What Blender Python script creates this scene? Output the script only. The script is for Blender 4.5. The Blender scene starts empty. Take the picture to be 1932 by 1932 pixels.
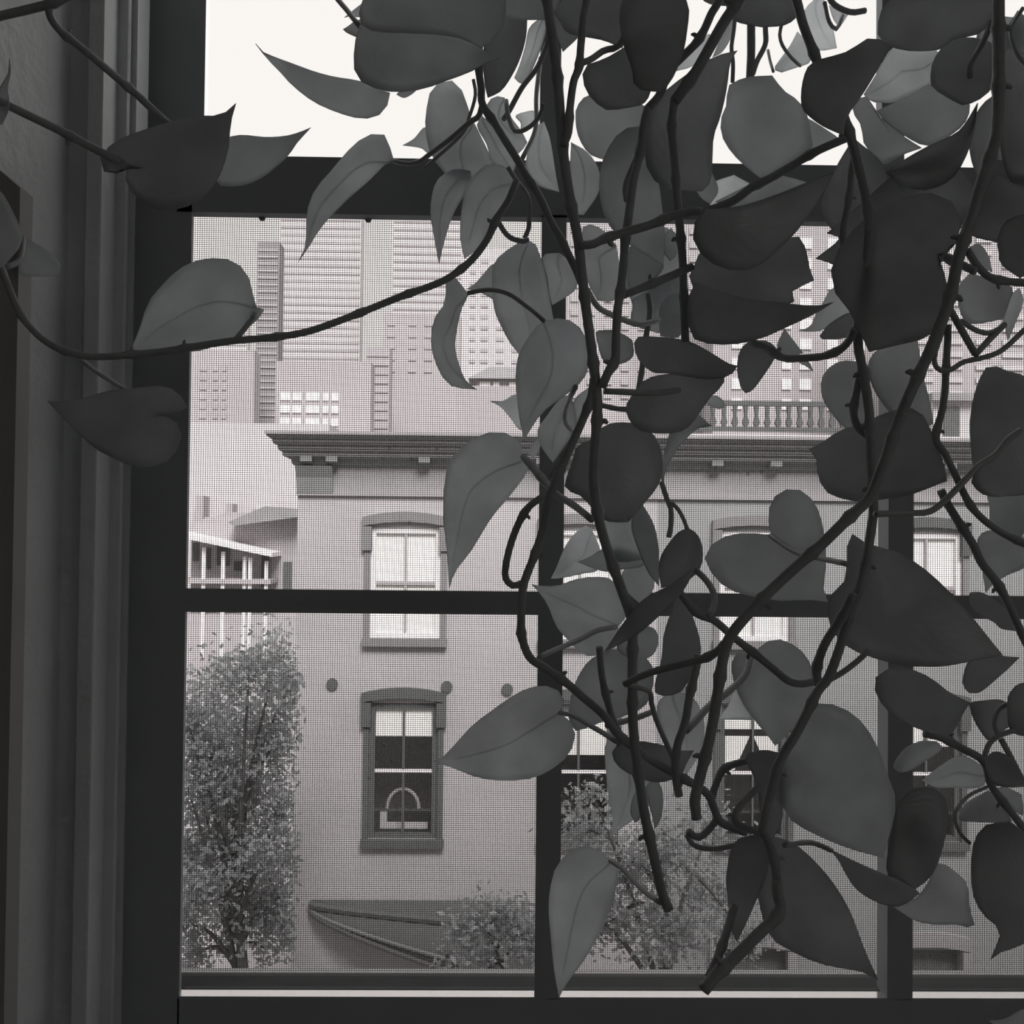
import bpy, bmesh, math, random
from mathutils import Vector, Matrix

# ---------------------------------------------------------------- camera, sky, sun
sc = bpy.context.scene
random.seed(7)
Z0 = 1.5                                   # eye height above the room floor
CAM = Vector((0.0, 0.0, Z0))
FPX = 1932.0                               # focal length in pixels of the 1932 px frame
RC = Matrix(((0.99980174, -0.01048593, -0.01692731),
             (-0.01712845, -0.01939826, -0.99966511),
             (0.01015406, 0.99975685, -0.01957402)))
cam_data = bpy.data.cameras.new('camera')
cam_data.sensor_fit = 'HORIZONTAL'
cam_data.sensor_width = 36.0
cam_data.lens = 36.0 * FPX / 1932.0
cam_data.clip_start = 0.01
cam_data.clip_end = 2000
cam = bpy.data.objects.new('camera', cam_data)
sc.collection.objects.link(cam)
cam.matrix_world = Matrix.Translation(CAM) @ RC.to_4x4()
sc.camera = cam

world = bpy.data.worlds.new('overcast_sky')
sc.world = world
world.use_nodes = True
wn = world.node_tree
bg = wn.nodes['Background']
bg.inputs['Color'].default_value = (1.0, 0.965, 0.93, 1)
bg.inputs['Strength'].default_value = 1.05

sun_data = bpy.data.lights.new('sun', 'SUN')
sun_data.energy = 6.5
sun_data.angle = math.radians(28)
sun_data.color = (1.0, 0.975, 0.975)
sun = bpy.data.objects.new('sun', sun_data)
sc.collection.objects.link(sun)
sun.rotation_euler = (math.radians(45), 0, math.radians(12))   # over our own roof, onto the houses opposite

sc.view_settings.view_transform = 'Standard'
sc.view_settings.look = 'None'
sc.view_settings.exposure = 0.0
sc.view_settings.gamma = 1.0
sc.view_settings.use_curve_mapping = False
sc.cycles.max_bounces = 14
sc.cycles.diffuse_bounces = 8
sc.cycles.glossy_bounces = 4
sc.cycles.transmission_bounces = 8
sc.cycles.transparent_max_bounces = 24
sc.cycles.use_denoising = True

# ---------------------------------------------------------------- helpers
def ray(px, py):
    return RC @ Vector(((px - 966) / FPX, -(py - 966) / FPX, -1.0))

def at(px, py, Y):
    """world point seen at pixel px, py and lying at distance Y in front of the eye"""
    d = ray(px, py)
    return CAM + d * (Y / d.y)

def link(o, parent=None):
    sc.collection.objects.link(o)
    if parent is not None:
        o.parent = parent
        o.matrix_parent_inverse = Matrix.Translation(parent.location).inverted() if parent.parent is None else Matrix.Identity(4)
    return o

def mesh_obj(name, verts, faces, mat, parent=None, smooth=False, uvs=None):
    me = bpy.data.meshes.new(name)
    me.from_pydata([tuple(v) for v in verts], [], faces)
    if uvs is not None:
        ul = me.uv_layers.new(name='UVMap')
        for lp in me.loops:
            ul.data[lp.index].uv = uvs[lp.vertex_index]
    if smooth:
        me.polygons.foreach_set('use_smooth', [True] * len(me.polygons))
    me.materials.append(mat)
    me.update()
    return link(bpy.data.objects.new(name, me), parent)

def root(name, loc, label=None, cat=None, group=None, kind=None):
    o = bpy.data.objects.new(name, None)
    o.empty_display_size = 0.05
    o.location = loc
    link(o)
    tag(o, label, cat, group, kind)
    return o

def tag(o, label=None, cat=None, group=None, kind=None):
    if label: o['label'] = label
    if cat: o['category'] = cat
    if group: o['group'] = group
    if kind: o['kind'] = kind
    return o

class MB:
    """collects boxes and tubes for one mesh"""
    def __init__(s): s.v, s.f = [], []
    def box(s, x0, x1, y0, y1, z0, z1):
        n = len(s.v)
        s.v += [(x0,y0,z0),(x1,y0,z0),(x1,y1,z0),(x0,y1,z0),(x0,y0,z1),(x1,y0,z1),(x1,y1,z1),(x0,y1,z1)]
        s.f += [(n,n+3,n+2,n+1),(n+4,n+5,n+6,n+7),(n,n+1,n+5,n+4),(n+1,n+2,n+6,n+5),(n+2,n+3,n+7,n+6),(n+3,n,n+4,n+7)]
        return s
    def prism(s, prof, axis, a, b):
        """closed profile [(u,w)..] pushed from a to b along axis x (u=y,w=z) or z (u=x,w=y) or y (u=x,w=z)"""
        n = len(s.v); k = len(prof)
        for q in (a, b):
            for u, w in prof:
                s.v.append((q,u,w) if axis == 'x' else (u,w,q) if axis == 'z' else (u,q,w))
        for i in range(k):
            j = (i + 1) % k
            s.f.append((n+i, n+j, n+k+j, n+k+i))
        s.f.append(tuple(range(n+k-1, n-1, -1))); s.f.append(tuple(range(n+k, n+2*k)))
        return s
    def tube(s, pts, rads, seg=8, cap=True):
        n0 = len(s.v); m = len(pts)
        up = Vector((0.13, 0.97, 0.2)).normalized()
        for i, p in enumerate(pts):
            t = (pts[min(i+1, m-1)] - pts[max(i-1, 0)])
            if t.length < 1e-9: t = Vector((0,0,1))
            t.normalize()
            a = t.cross(up)
            if a.length < 1e-4: a = t.cross(Vector((1,0,0)))
            a.normalize(); b = a.cross(t).normalized(); up = b
            for k in range(seg):
                an = 2*math.pi*k/seg
                s.v.append(p + (a*math.cos(an) + b*math.sin(an)) * rads[i])
        for i in range(m-1):
            for k in range(seg):
                k2 = (k+1) % seg
                s.f.append((n0+i*seg+k, n0+i*seg+k2, n0+(i+1)*seg+k2, n0+(i+1)*seg+k))
        if cap:
            s.f.append(tuple(range(n0+seg-1, n0-1, -1)))
            s.f.append(tuple(range(n0+(m-1)*seg, n0+m*seg)))
        return s
    def build(s, name, mat, parent=None, smooth=False):
        return mesh_obj(name, s.v, s.f, mat, parent, smooth)

def catmull(P, per=8):
    if len(P) < 3: 
        a, b = P[0], P[-1]
        return [a + (b-a)*(i/per) for i in range(per+1)]
    Q = [P[0]*2 - P[1]] + list(P) + [P[-1]*2 - P[-2]]
    out = []
    for i in range(1, len(Q)-2):
        p0,p1,p2,p3 = Q[i-1],Q[i],Q[i+1],Q[i+2]
        for k in range(per):
            t = k/per
            out.append(0.5*((2*p1)+(p2-p0)*t+(2*p0-5*p1+4*p2-p3)*t*t+(3*p1-p0-3*p2+p3)*t*t*t))
    out.append(P[-1])
    return out

def resample(pts, n):
    d = [0.0]
    for i in range(1, len(pts)): d.append(d[-1] + (pts[i]-pts[i-1]).length)
    out, j = [], 0
    for i in range(n):
        s = d[-1]*i/(n-1)
        while j < len(pts)-2 and d[j+1] < s: j += 1
        w = (s-d[j])/max(d[j+1]-d[j], 1e-9)
        out.append(pts[j].lerp(pts[j+1], min(max(w,0),1)))
    return out

# ---------------------------------------------------------------- materials
def new_mat(name):
    m = bpy.data.materials.new(name); m.use_nodes = True
    nt = m.node_tree
    return m, nt, nt.nodes['Principled BSDF']

def plain(name, col, rough=0.6, spec=0.3, var=0.12, scale=8.0, bump=0.0, bscale=60.0, coords='Object'):
    m, nt, p = new_mat(name)
    tc = nt.nodes.new('ShaderNodeTexCoord')
    nz = nt.nodes.new('ShaderNodeTexNoise'); nz.inputs['Scale'].default_value = scale; nz.inputs['Detail'].default_value = 5
    nt.links.new(tc.outputs[coords], nz.inputs['Vector'])
    mx = nt.nodes.new('ShaderNodeMix'); mx.data_type = 'RGBA'
    mx.inputs[6].default_value = tuple(c*(1-var) for c in col) + (1,)
    mx.inputs[7].default_value = tuple(min(1, c*(1+var)) for c in col) + (1,)
    nt.links.new(nz.outputs['Fac'], mx.inputs[0])
    nt.links.new(mx.outputs[2], p.inputs['Base Color'])
    p.inputs['Roughness'].default_value = rough
    p.inputs['Specular IOR Level'].default_value = spec
    if bump:
        n2 = nt.nodes.new('ShaderNodeTexNoise'); n2.inputs['Scale'].default_value = bscale
        nt.links.new(tc.outputs[coords], n2.inputs['Vector'])
        b = nt.nodes.new('ShaderNodeBump'); b.inputs['Strength'].default_value = bump; b.inputs['Distance'].default_value = 0.02
        nt.links.new(n2.outputs['Fac'], b.inputs['Height']); nt.links.new(b.outputs['Normal'], p.inputs['Normal'])
    return m

def leaf_mat(name, refl, trans, tw, rough):
    """thin plant tissue: some light scattered back, some let through, waxy skin, side veins"""
    m = bpy.data.materials.new(name); m.use_nodes = True
    nt = m.node_tree; nt.nodes.clear()
    N = nt.nodes.new; K = nt.links.new
    out = N('ShaderNodeOutputMaterial')
    uv = N('ShaderNodeUVMap'); uv.uv_map = 'UVMap'
    sep = N('ShaderNodeSeparateXYZ'); K(uv.outputs[0], sep.inputs[0])
    ab = N('ShaderNodeMath'); ab.operation = 'ABSOLUTE'; K(sep.outputs['Y'], ab.inputs[0])
    ma = N('ShaderNodeMath'); ma.operation = 'MULTIPLY_ADD'; K(ab.outputs[0], ma.inputs[0]); ma.inputs[1].default_value = -0.42; K(sep.outputs['X'], ma.inputs[2])
    ms = N('ShaderNodeMath'); ms.operation = 'MULTIPLY'; K(ma.outputs[0], ms.inputs[0]); ms.inputs[1].default_value = 62.0
    sn = N('ShaderNodeMath'); sn.operation = 'SINE'; K(ms.outputs[0], sn.inputs[0])
    tc = N('ShaderNodeTexCoord')
    nz = N('ShaderNodeTexNoise'); nz.inputs['Scale'].default_value = 45; nz.inputs['Detail'].default_value = 4; K(tc.outputs['Object'], nz.inputs['Vector'])
    mr = N('ShaderNodeMapRange'); mr.inputs['From Min'].default_value = 0.3; mr.inputs['From Max'].default_value = 0.7
    mr.inputs['To Min'].default_value = 0.88; mr.inputs['To Max'].default_value = 1.1; K(nz.outputs['Fac'], mr.inputs['Value'])
    def tint(v):
        c = N('ShaderNodeMix'); c.data_type = 'RGBA'; c.blend_type = 'MULTIPLY'; c.inputs[0].default_value = 1
        c.inputs[6].default_value = (v*0.955, v*0.985, v, 1); K(mr.outputs[0], c.inputs[7]); return c.outputs[2]
    bp = N('ShaderNodeBump'); bp.inputs['Strength'].default_value = 0.07; bp.inputs['Distance'].default_value = 0.0012; K(sn.outputs[0], bp.inputs['Height'])
    df = N('ShaderNodeBsdfDiffuse'); K(tint(refl), df.inputs['Color']); K(bp.outputs[0], df.inputs['Normal'])
    tl = N('ShaderNodeBsdfTranslucent'); K(tint(trans), tl.inputs['Color'])
    mx = N('ShaderNodeMixShader'); mx.inputs[0].default_value = tw; K(df.outputs[0], mx.inputs[1]); K(tl.outputs[0], mx.inputs[2])
    gl = N('ShaderNodeBsdfGlossy'); gl.inputs['Roughness'].default_value = rough; gl.inputs['Color'].default_value = (1,1,1,1); K(bp.outputs[0], gl.inputs['Normal'])
    m2 = N('ShaderNodeMixShader'); m2.inputs[0].default_value = 0.035; K(mx.outputs[0], m2.inputs[1]); K(gl.outputs[0], m2.inputs[2])
    K(m2.outputs[0], out.inputs['Surface'])
    return m

def glass_mat(name, refl=0.04, tint=0.97):
    m = bpy.data.materials.new(name); m.use_nodes = True
    nt = m.node_tree; nt.nodes.clear()
    out = nt.nodes.new('ShaderNodeOutputMaterial'); tr = nt.nodes.new('ShaderNodeBsdfTransparent'); gl = nt.nodes.new('ShaderNodeBsdfGlossy')
    tr.inputs['Color'].default_value = (tint, tint, tint, 1); gl.inputs['Roughness'].default_value = 0.02
    mx = nt.nodes.new('ShaderNodeMixShader'); mx.inputs[0].default_value = refl
    nt.links.new(tr.outputs[0], mx.inputs[1]); nt.links.new(gl.outputs[0], mx.inputs[2]); nt.links.new(mx.outputs[0], out.inputs['Surface'])
    return m

M = {}
M['paint_sash'] = plain('dark_sash_paint', (0.33, 0.35, 0.362), 0.55, 0.25, 0.08, 30)
M['paint_ledge'] = plain('bright_metal_strip', (0.93, 0.90, 0.90), 0.16, 0.5, 0.03, 40)
M['paint_ledge'].node_tree.nodes['Principled BSDF'].inputs['Metallic'].default_value = 1.0
M['paint_trim'] = plain('grey_trim_paint', (0.60, 0.625, 0.64), 0.5, 0.3, 0.10, 18, 0.15, 90)
M['plaster'] = plain('wall_plaster', (0.78, 0.77, 0.76), 0.9, 0.1, 0.05, 3)
M['floorwood'] = plain('floor_boards', (0.30, 0.29, 0.28), 0.6, 0.2, 0.2, 6)
M['glass'] = glass_mat('window_glass', 0.035, 0.985)
M['glass_far'] = glass_mat('house_window_glass', 0.05, 0.99)
M['wire'] = plain('screen_wire', (0.16, 0.155, 0.155), 0.6, 0.2, 0.05, 20)
M['screen_frame'] = plain('screen_frame_metal', (0.55, 0.56, 0.56), 0.5, 0.3, 0.06, 40)
M['stem'] = plain('vine_stem_bark', (0.31, 0.326, 0.335), 0.5, 0.3, 0.18, 120, 0.1, 200)
M['petiole'] = plain('petiole_skin', (0.365, 0.38, 0.39), 0.42, 0.4, 0.15, 120)
M['leaf0'] = leaf_mat('mature_leaf', 0.40, 0.80, 0.64, 0.38)
M['leaf1'] = leaf_mat('leaf_of_middle_age', 0.46, 0.90, 0.71, 0.36)
M['leaf2'] = leaf_mat('young_pale_leaf', 0.60, 0.98, 0.86, 0.34)
M['leaf3'] = leaf_mat('shaded_leaf', 0.30, 0.62, 0.56, 0.38)  # darker copy of the leaf; shade of overlapping leaves put into its colour
M['board'] = plain('dark_board_paint', (0.30, 0.30, 0.295), 0.6, 0.2, 0.1, 12)
M['tower'] = plain('tower_concrete', (0.55, 0.525, 0.52), 0.9, 0.1, 0.05, 0.2)
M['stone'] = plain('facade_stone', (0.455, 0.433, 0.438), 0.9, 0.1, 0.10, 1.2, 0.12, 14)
M['stone_b'] = plain('right_facade_stone', (0.30, 0.304, 0.305), 0.9, 0.1, 0.10, 1.2, 0.12, 14)  # facade tone made darker and greyer for the right-hand part
M['stone_sill'] = plain('window_surround_stone', (0.235, 0.228, 0.23), 0.85, 0.1, 0.1, 3)
M['drop'] = glass_mat('dried_water_drop', 0.10, 0.86)
M['stone_dark'] = plain('cornice_paint', (0.27, 0.275, 0.275), 0.8, 0.15, 0.12, 3)
M['stone_mid'] = plain('frieze_stone', (0.34, 0.325, 0.33), 0.85, 0.1, 0.10, 2)
M['trim_white'] = plain('white_sash_paint', (0.82, 0.79, 0.79), 0.6, 0.2, 0.05, 4)
M['trim_dark'] = plain('brown_window_trim', (0.115, 0.118, 0.118), 0.7, 0.2, 0.12, 5)
M['blind'] = plain('white_roller_blind', (0.97, 0.95, 0.92), 0.9, 0.1, 0.03, 2)
M['room_dark'] = plain('dim_room', (0.09, 0.09, 0.09), 0.9, 0.1, 0.3, 2)
M['pale'] = plain('pale_concrete', (0.54, 0.51, 0.515), 0.9, 0.1, 0.05, 0.2)
M['pale2'] = plain('light_concrete', (0.42, 0.395, 0.40), 0.9, 0.1, 0.07, 0.2)
M['mid'] = plain('grey_masonry', (0.42, 0.395, 0.40), 0.9, 0.1, 0.10, 0.3)
M['dark_masonry'] = plain('dark_masonry', (0.29, 0.275, 0.28), 0.9, 0.1, 0.1, 0.3)
M['slate'] = plain('slate_roof', (0.30, 0.29, 0.295), 0.85, 0.15, 0.15, 2)
M['winband'] = plain('tower_window_glass', (0.41, 0.39, 0.395), 0.4, 0.4, 0.15, 0.4)  # lightened towards the walls, so the colour carries the distance haze
M['winlite'] = plain('sky_reflecting_window', (0.95, 0.93, 0.90), 0.8, 0.2, 0.03, 0.4)  # sky reflected in distant panes, put into a near-white colour
M['asphalt'] = plain('asphalt', (0.20, 0.20, 0.20), 0.95, 0.05, 0.15, 1)
M['bark'] = plain('tree_bark', (0.12, 0.12, 0.118), 0.9, 0.1, 0.3, 6, 0.4, 20)
M['foliage'] = leaf_mat('street_tree_leaf', 0.42, 0.46, 0.45, 0.45)
M['foliage_pale'] = leaf_mat('pale_street_tree_leaf', 0.42, 0.40, 0.45, 0.5)
M['awning'] = plain('awning_canvas', (0.11, 0.11, 0.11), 0.85, 0.1, 0.12, 3)
M['awning_pale'] = plain('awning_pale_canvas', (0.20, 0.20, 0.20), 0.85, 0.1, 0.1, 3)

# ================================================================ THE ROOM
XL, XR = -2.0, 2.4
YB, YW = -2.6, 0.53                        # back wall, room face of the window wall
WX0, WX1 = -0.262, 0.546                   # window recess in the wall
CX = (WX0 + WX1) / 2
ZS, ZT = Z0 - 0.42, Z0 + 0.98              # bottom and top of the recess
YO = 0.80                                  # street face of our own wall
b = MB(); b.box(XL, XR, YB, YW, -0.1, 0.0)
tag(b.build('floor', M['floorwood']), kind='structure')
b = MB(); b.box(XL, XR, YB, YW, 3.0, 3.1)
tag(b.build('ceiling', M['plaster']), kind='structure')
b = MB(); b.box(XL-0.1, XL, YB, YW, 0, 3.0); tag(b.build('wall_left', M['plaster']), kind='structure')
RY0, RY1, RZ0, RZ1 = -1.9, -1.0, 0.95, 2.25    # added opening in the unseen right wall, sized to fill the room with light
b = MB(); b.box(XR, XR+.1, YB, RY0, 0, 3.0); b.box(XR, XR+.1, RY1, YW, 0, 3.0); b.box(XR, XR+.1, RY0, RY1, 0, RZ0); b.box(XR, XR+.1, RY0, RY1, RZ1, 3.0)
tag(b.build('wall_right', M['plaster']), kind='structure')
b = MB(); b.box(XR+.02, XR+.07, RY0, RY1, RZ0, RZ0+.05); b.box(XR+.02, XR+.07, RY0, RY1, RZ1-.05, RZ1); b.box(XR+.02, XR+.07, RY0, RY0+.05, RZ0, RZ1); b.box(XR+.02, XR+.07, RY1-.05, RY1, RZ0, RZ1); b.box(XR+.02, XR+.07, RY0, RY1, 1.58, 1.63)
tag(b.build('fill_window', M['paint_sash']), kind='structure')  # frame of the added fill opening, out of view
b = MB(); b.box(XL, XR, YB-0.1, YB, 0, 3.0); tag(b.build('wall_back', M['plaster']), kind='structure')
b = MB()
b.box(-40, WX0-0.004, YW, YO, -8, 13); b.box(WX1+0.004, 40, YW, YO, -8, 13)  # unseen height and width shaped to shade the lower part of the street
b.box(WX0-0.004, WX1+0.004, YW, YO, -8, ZS); b.box(WX0-0.004, WX1+0.004, YW, YO, ZT, 13)
tag(b.build('wall_front', M['plaster']), kind='structure')

# splayed jamb with its beads, left and right: one moulded profile each
prof_px = [(262,100,.627),(259,100,.612),(248,100,.6125),(245,100,.607),(241,100,.6055),(224,100,.6055),(221,100,.604),(196,100,.580),(192,100,.5795),(168,100,.5795),(165,100,.585),(134,100,.585),
           (131,100,.582),(124,100,.575),(112,100,.568),(96,100,.560),(-60,100,.500)]
prof = [(at(px, py, Y).x, Y) for px, py, Y in prof_px]
prof = prof + [(prof[-1][0]-.02, .500), (prof[-1][0]-.02, .5299), (WX0-.003, .5299), (WX0-0.003, .645), (prof[0][0], .645)]
for side in (0, 1):
    pr = prof if side == 0 else [(2*0.14235 - x, y) for x, y in prof][::-1]
    b = MB(); b.prism(pr, 'z', ZS+0.02, ZT-0.02)
    tag(b.build('trim_%d' % (side+1), M['paint_trim'], smooth=False), kind='structure')
b = MB(); b.box(WX0, WX1, YW-0.05, 0.625, ZS, ZS+0.022)
tag(b.build('trim_3', M['paint_trim']), kind='structure')
b = MB(); b.box(WX0, WX1, YW, 0.645, ZT-0.022, ZT)
tag(b.build('trim_4', M['paint_trim']), kind='structure')

bx1 = at(38, 354, .485); bx0 = at(0, 321, .485)
b = MB(); b.prism([(bx0.x-.12, .02), (bx1.x, .02), (bx1.x, bx1.z), (bx0.x, bx0.z), (bx0.x-.12, bx0.z+.06)], 'y', .485, .4985)
tag(b.build('shutter_board', M['board']), 'dark upright board with a sloping top edge at the left margin', 'board')

# ---------------------------------------------------------------- the double-hung window
win = root('window_1', (CX, 0.65, ZS), kind='structure')
SX0, SX1 = -0.1868, 0.4715                 # daylight opening of the sash
OX0, OX1 = -0.232, 0.5165                  # outer edges of the sash
def rz(z): return Z0 + z
b = MB()
b.prism([(OX0,.625),(SX0,.625),(SX0-.0030,.6395),(SX0-.0091,.660),(OX0,.660)], 'z', rz(-.39), rz(.2286))
b.prism([(SX1,.625),(OX1,.625),(OX1,.660),(SX1+.0091,.660),(SX1+.0030,.6395)], 'z', rz(-.39), rz(.2286))
b.prism([(.625,rz(.1935)),(.625,rz(.2286)),(.660,rz(.2286)),(.660,rz(.2018)),(.638,rz(.1944))], 'x', SX0-.009, SX1+.009)
b.box(SX0-.001, SX1+.001, .625, .660, rz(-.39), rz(-.2930))
b.box(SX0-.001, SX1+.001, .625, .6256, rz(-.2930), rz(-.2822))
lower = b.build('lower_sash', M['paint_sash'], win)
b = MB(); b.box(SX0-.0015, SX1+.0015, .6257, .6345, rz(-.2930), rz(-.2816))
b.build('glazing_ledge', M['paint_ledge'], lower)
MX = [(0.0270, 0.0424), (0.2420, 0.2576)]
for x0, x1 in MX:
    b = MB(); b.prism([(x0,.625),(x1,.625),(x1-.0012,.645),(x0+.0012,.645)], 'z', rz(-.2825), rz(.195))
    b.build('muntin', M['paint_sash'], lower)
cols = [(SX0, MX[0][0]), (MX[0][1], MX[1][0]), (MX[1][1], SX1)]
for x0, x1 in cols:
    b = MB(); b.prism([(.6252,rz(-.0505)),(.6252,rz(-.0361)),(.6375,rz(-.0368)),(.6375,rz(-.0498))], 'x', x0-.001, x1+.001)
    b.build('muntin', M['paint_sash'], lower)
    for z0, z1 in ((-.282, -.050), (-.037, .195)):
        b = MB(); b.box(x0-.001, x1+.001, .6382, .6402, rz(z0), rz(z1)); b.build('glass_pane', M['glass'], lower)
for px in (495, 695, 880):                 # glazing points under the meeting rail
    p = at(px, 403, .6378); b = MB(); b.prism([(p.x-.0022, rz(.1943)),(p.x-.0012, rz(.1925)),(p.x+.0012, rz(.1925)),(p.x+.0022, rz(.1943))], 'y', .636, .638)
    b.build('glazing_point', M['paint_sash'], lower)
for px, py in ((741,1391),(724,1406),(772,1407),(798,1404),(738,1436),(697,1469),(720,1331),(528,1245),(773,986),(734,846),(722,866),(777,866),(824,847),(1349,881),(1341,898),(1411,894),(1459,880),(1380,884),(1437,890),(955,850)):
    p = at(px, py, .641); r_d = .0008 + .0007*((px*7 + py*3) % 10)/10
    b = MB(); b.tube([p + Vector((0,-.0004,0)), p, p + Vector((0,.0005,0))], [r_d*.9, r_d, r_d*.5], 8); b.build('water_drop', M['drop'], lower)
# upper sash, one board further out
UX0 = at(388, 100, .665).x; UX1 = 2*0.14235 - UX0
b = MB()
b.prism([(OX0,.664),(UX0,.664),(UX0-.010,.699),(OX0,.699)], 'z', rz(.217), rz(.93)); b.prism([(UX1,.664),(OX1,.664),(OX1,.699),(UX1+.010,.699)], 'z', rz(.217), rz(.93))
b.box(UX0-.01, UX1+.01, .664, .699, rz(.217), rz(.240)); b.box(UX0, UX1, .664, .699, rz(.88), rz(.93))
upper = b.build('upper_sash', M['paint_sash'], win)
UM = [(0.0270, 0.0405), (0.2519, 0.2668)]
for x0, x1 in UM:
    b = MB(); b.box(x0, x1, .664, .6745, rz(.233), rz(.881)); b.build('muntin', M['paint_sash'], upper)
ucols = [(UX0, UM[0][0]), (UM[0][1], UM[1][0]), (UM[1][1], UX1)]
for x0, x1 in ucols:
    b = MB(); b.box(x0-.001, x1+.001, .6652, .6745, rz(.548), rz(.562)); b.build('muntin', M['paint_sash'], upper)
    for z0, z1 in ((.2395, .549), (.561, .8805)):
        b = MB(); b.box(x0-.001, x1+.001, .675, .677, rz(z0), rz(z1)); b.build('glass_pane', M['glass'], upper)
b = MB()
b.box(WX0-.003, OX0-.0005, .645, .735, ZS+.0005, ZT-.0005); b.box(OX1+.0005, WX1+.003, .645, .735, ZS+.0005, ZT-.0005)
b.box(WX0-.003, WX1+.003, .645, YO+.03, ZS-.02, rz(-.3905)); b.box(WX0-.003, WX1+.003, .645, .735, rz(.9305), ZT-.0005)
b.build('outer_frame', M['paint_sash'], win)

# ---------------------------------------------------------------- insect screen outside the lower sash
scr = root('insect_screen', (CX, .708, rz(-.39)), 'fine woven wire insect screen stretched across the lower half of the window', 'window screen')
FX0, FX1 = OX0+.001, OX1-.001
b = MB()
b.box(FX0, FX1, .7005, .7115, rz(-.385), rz(-.3012)); b.box(FX0, FX1, .7005, .7115, rz(.2222), rz(.240))
b.box(FX0, -.2132, .7005, .7115, rz(-.3012), rz(.2222)); b.box(.4985, FX1, .7005, .7115, rz(-.3012), rz(.2222))
fr = b.build('screen_frame', M['screen_frame'], scr)
b = MB(); b.box(-.2132, .4985, .7000, .7010, rz(-.3012), rz(-.2992)); b.build('spline_bead', M['plaster'], fr)
b = MB(); w = .00013
x = -.2132
while x < .4985:
    b.box(x-w, x+w, .7060-w, .7060+w, rz(-.3012), rz(.2222)); x += .0015875
z = -.3085
while z < .2222:
    b.box(-.2132, .4985, .7063-w, .7063+w, rz(z)-w, rz(z)+w); z += .0013900
tag(b.build('wire_mesh', M['wire'], scr), kind='stuff')

# ================================================================ THE STREET
GZ = Z0 - 9.6
b = MB(); b.box(-80, 80, YO, 17.0, GZ-0.2, GZ); tag(b.build('ground_street', M['asphalt']), kind='structure')
b = MB(); b.box(-80, 80, 13.5, 17.6, GZ, GZ+0.16); tag(b.build('pavement', M['mid']), kind='structure')
b = MB(); b.box(-400, 400, 17.6, 420, GZ-0.2, GZ+0.02); tag(b.build('ground_blocks', M['mid']), kind='structure')

YF = 18.0
def fx(px, Y=YF): return at(px, 1100, Y).x
def fz(py, Y=YF, px=900): return at(px, py, Y).z

# --- the stone row house opposite
HX0, HX1 = fx(560), 13.0
ROOF = fz(842)
h = root('row_house', ((HX0+HX1)/2, YF, GZ), 'pale stone row house with heavy dark bracketed cornice across the street', 'house')
HXM = fx(1240)
h2 = root('row_house', ((HXM+HX1)/2, YF, GZ), 'greyer right part of the stone row behind the right half of the leaves', 'house')
SP = fx(1095) - fx(765)
WC = [fx(765) + SP*k for k in range(4)]
up_w, up_z0, up_z1 = 0.62, fz(1205), fz(997)
lo_w, lo_z0, lo_z1 = 0.60, fz(1583), fz(1328)
gr_w, gr_z0, gr_z1 = 0.62, fz(1990), fz(1790)
holes = []
for c in WC:
    holes += [(c-up_w, c+up_w, up_z0, up_z1), (c-lo_w, c+lo_w, lo_z0, lo_z1)]
holes += [(WC[k]-gr_w, WC[k]+gr_w, gr_z0, gr_z1) for k in (2, 3)]
def holed_wall(x0, x1, z0, z1, y0, y1, holes):
    xs = sorted({x0, x1} | {q for hh in holes for q in hh[:2]}); zs = sorted({z0, z1} | {q for hh in holes for q in hh[2:]})
    mb = MB()
    def hole(a, c2, e, g):
        return any(hh[0]-1e-6 <= a and c2 <= hh[1]+1e-6 and hh[2]-1e-6 <= e and g <= hh[3]+1e-6 for hh in holes)
    for i in range(len(xs)-1):
        for j in range(len(zs)-1):
            if not hole(xs[i], xs[i+1], zs[j], zs[j+1]):
                mb.box(xs[i], xs[i+1], y0, y1, zs[j], zs[j+1])
    return mb
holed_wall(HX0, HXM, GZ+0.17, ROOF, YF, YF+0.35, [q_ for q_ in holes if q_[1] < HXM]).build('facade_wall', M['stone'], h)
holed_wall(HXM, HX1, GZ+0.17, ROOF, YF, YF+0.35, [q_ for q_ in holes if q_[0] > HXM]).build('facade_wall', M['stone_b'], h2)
def cz(py): return fz(py)
steps = [(-.02,cz(886)),(-.12,cz(880)),(-.14,cz(872)),(-.30,cz(866)),(-.30,cz(860)),(-.38,cz(856)),(-.40,cz(848)),(-.48,cz(845)),(-.50,cz(838)),(-.60,cz(832)),(-.62,cz(823)),(.05,cz(821))]
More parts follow.
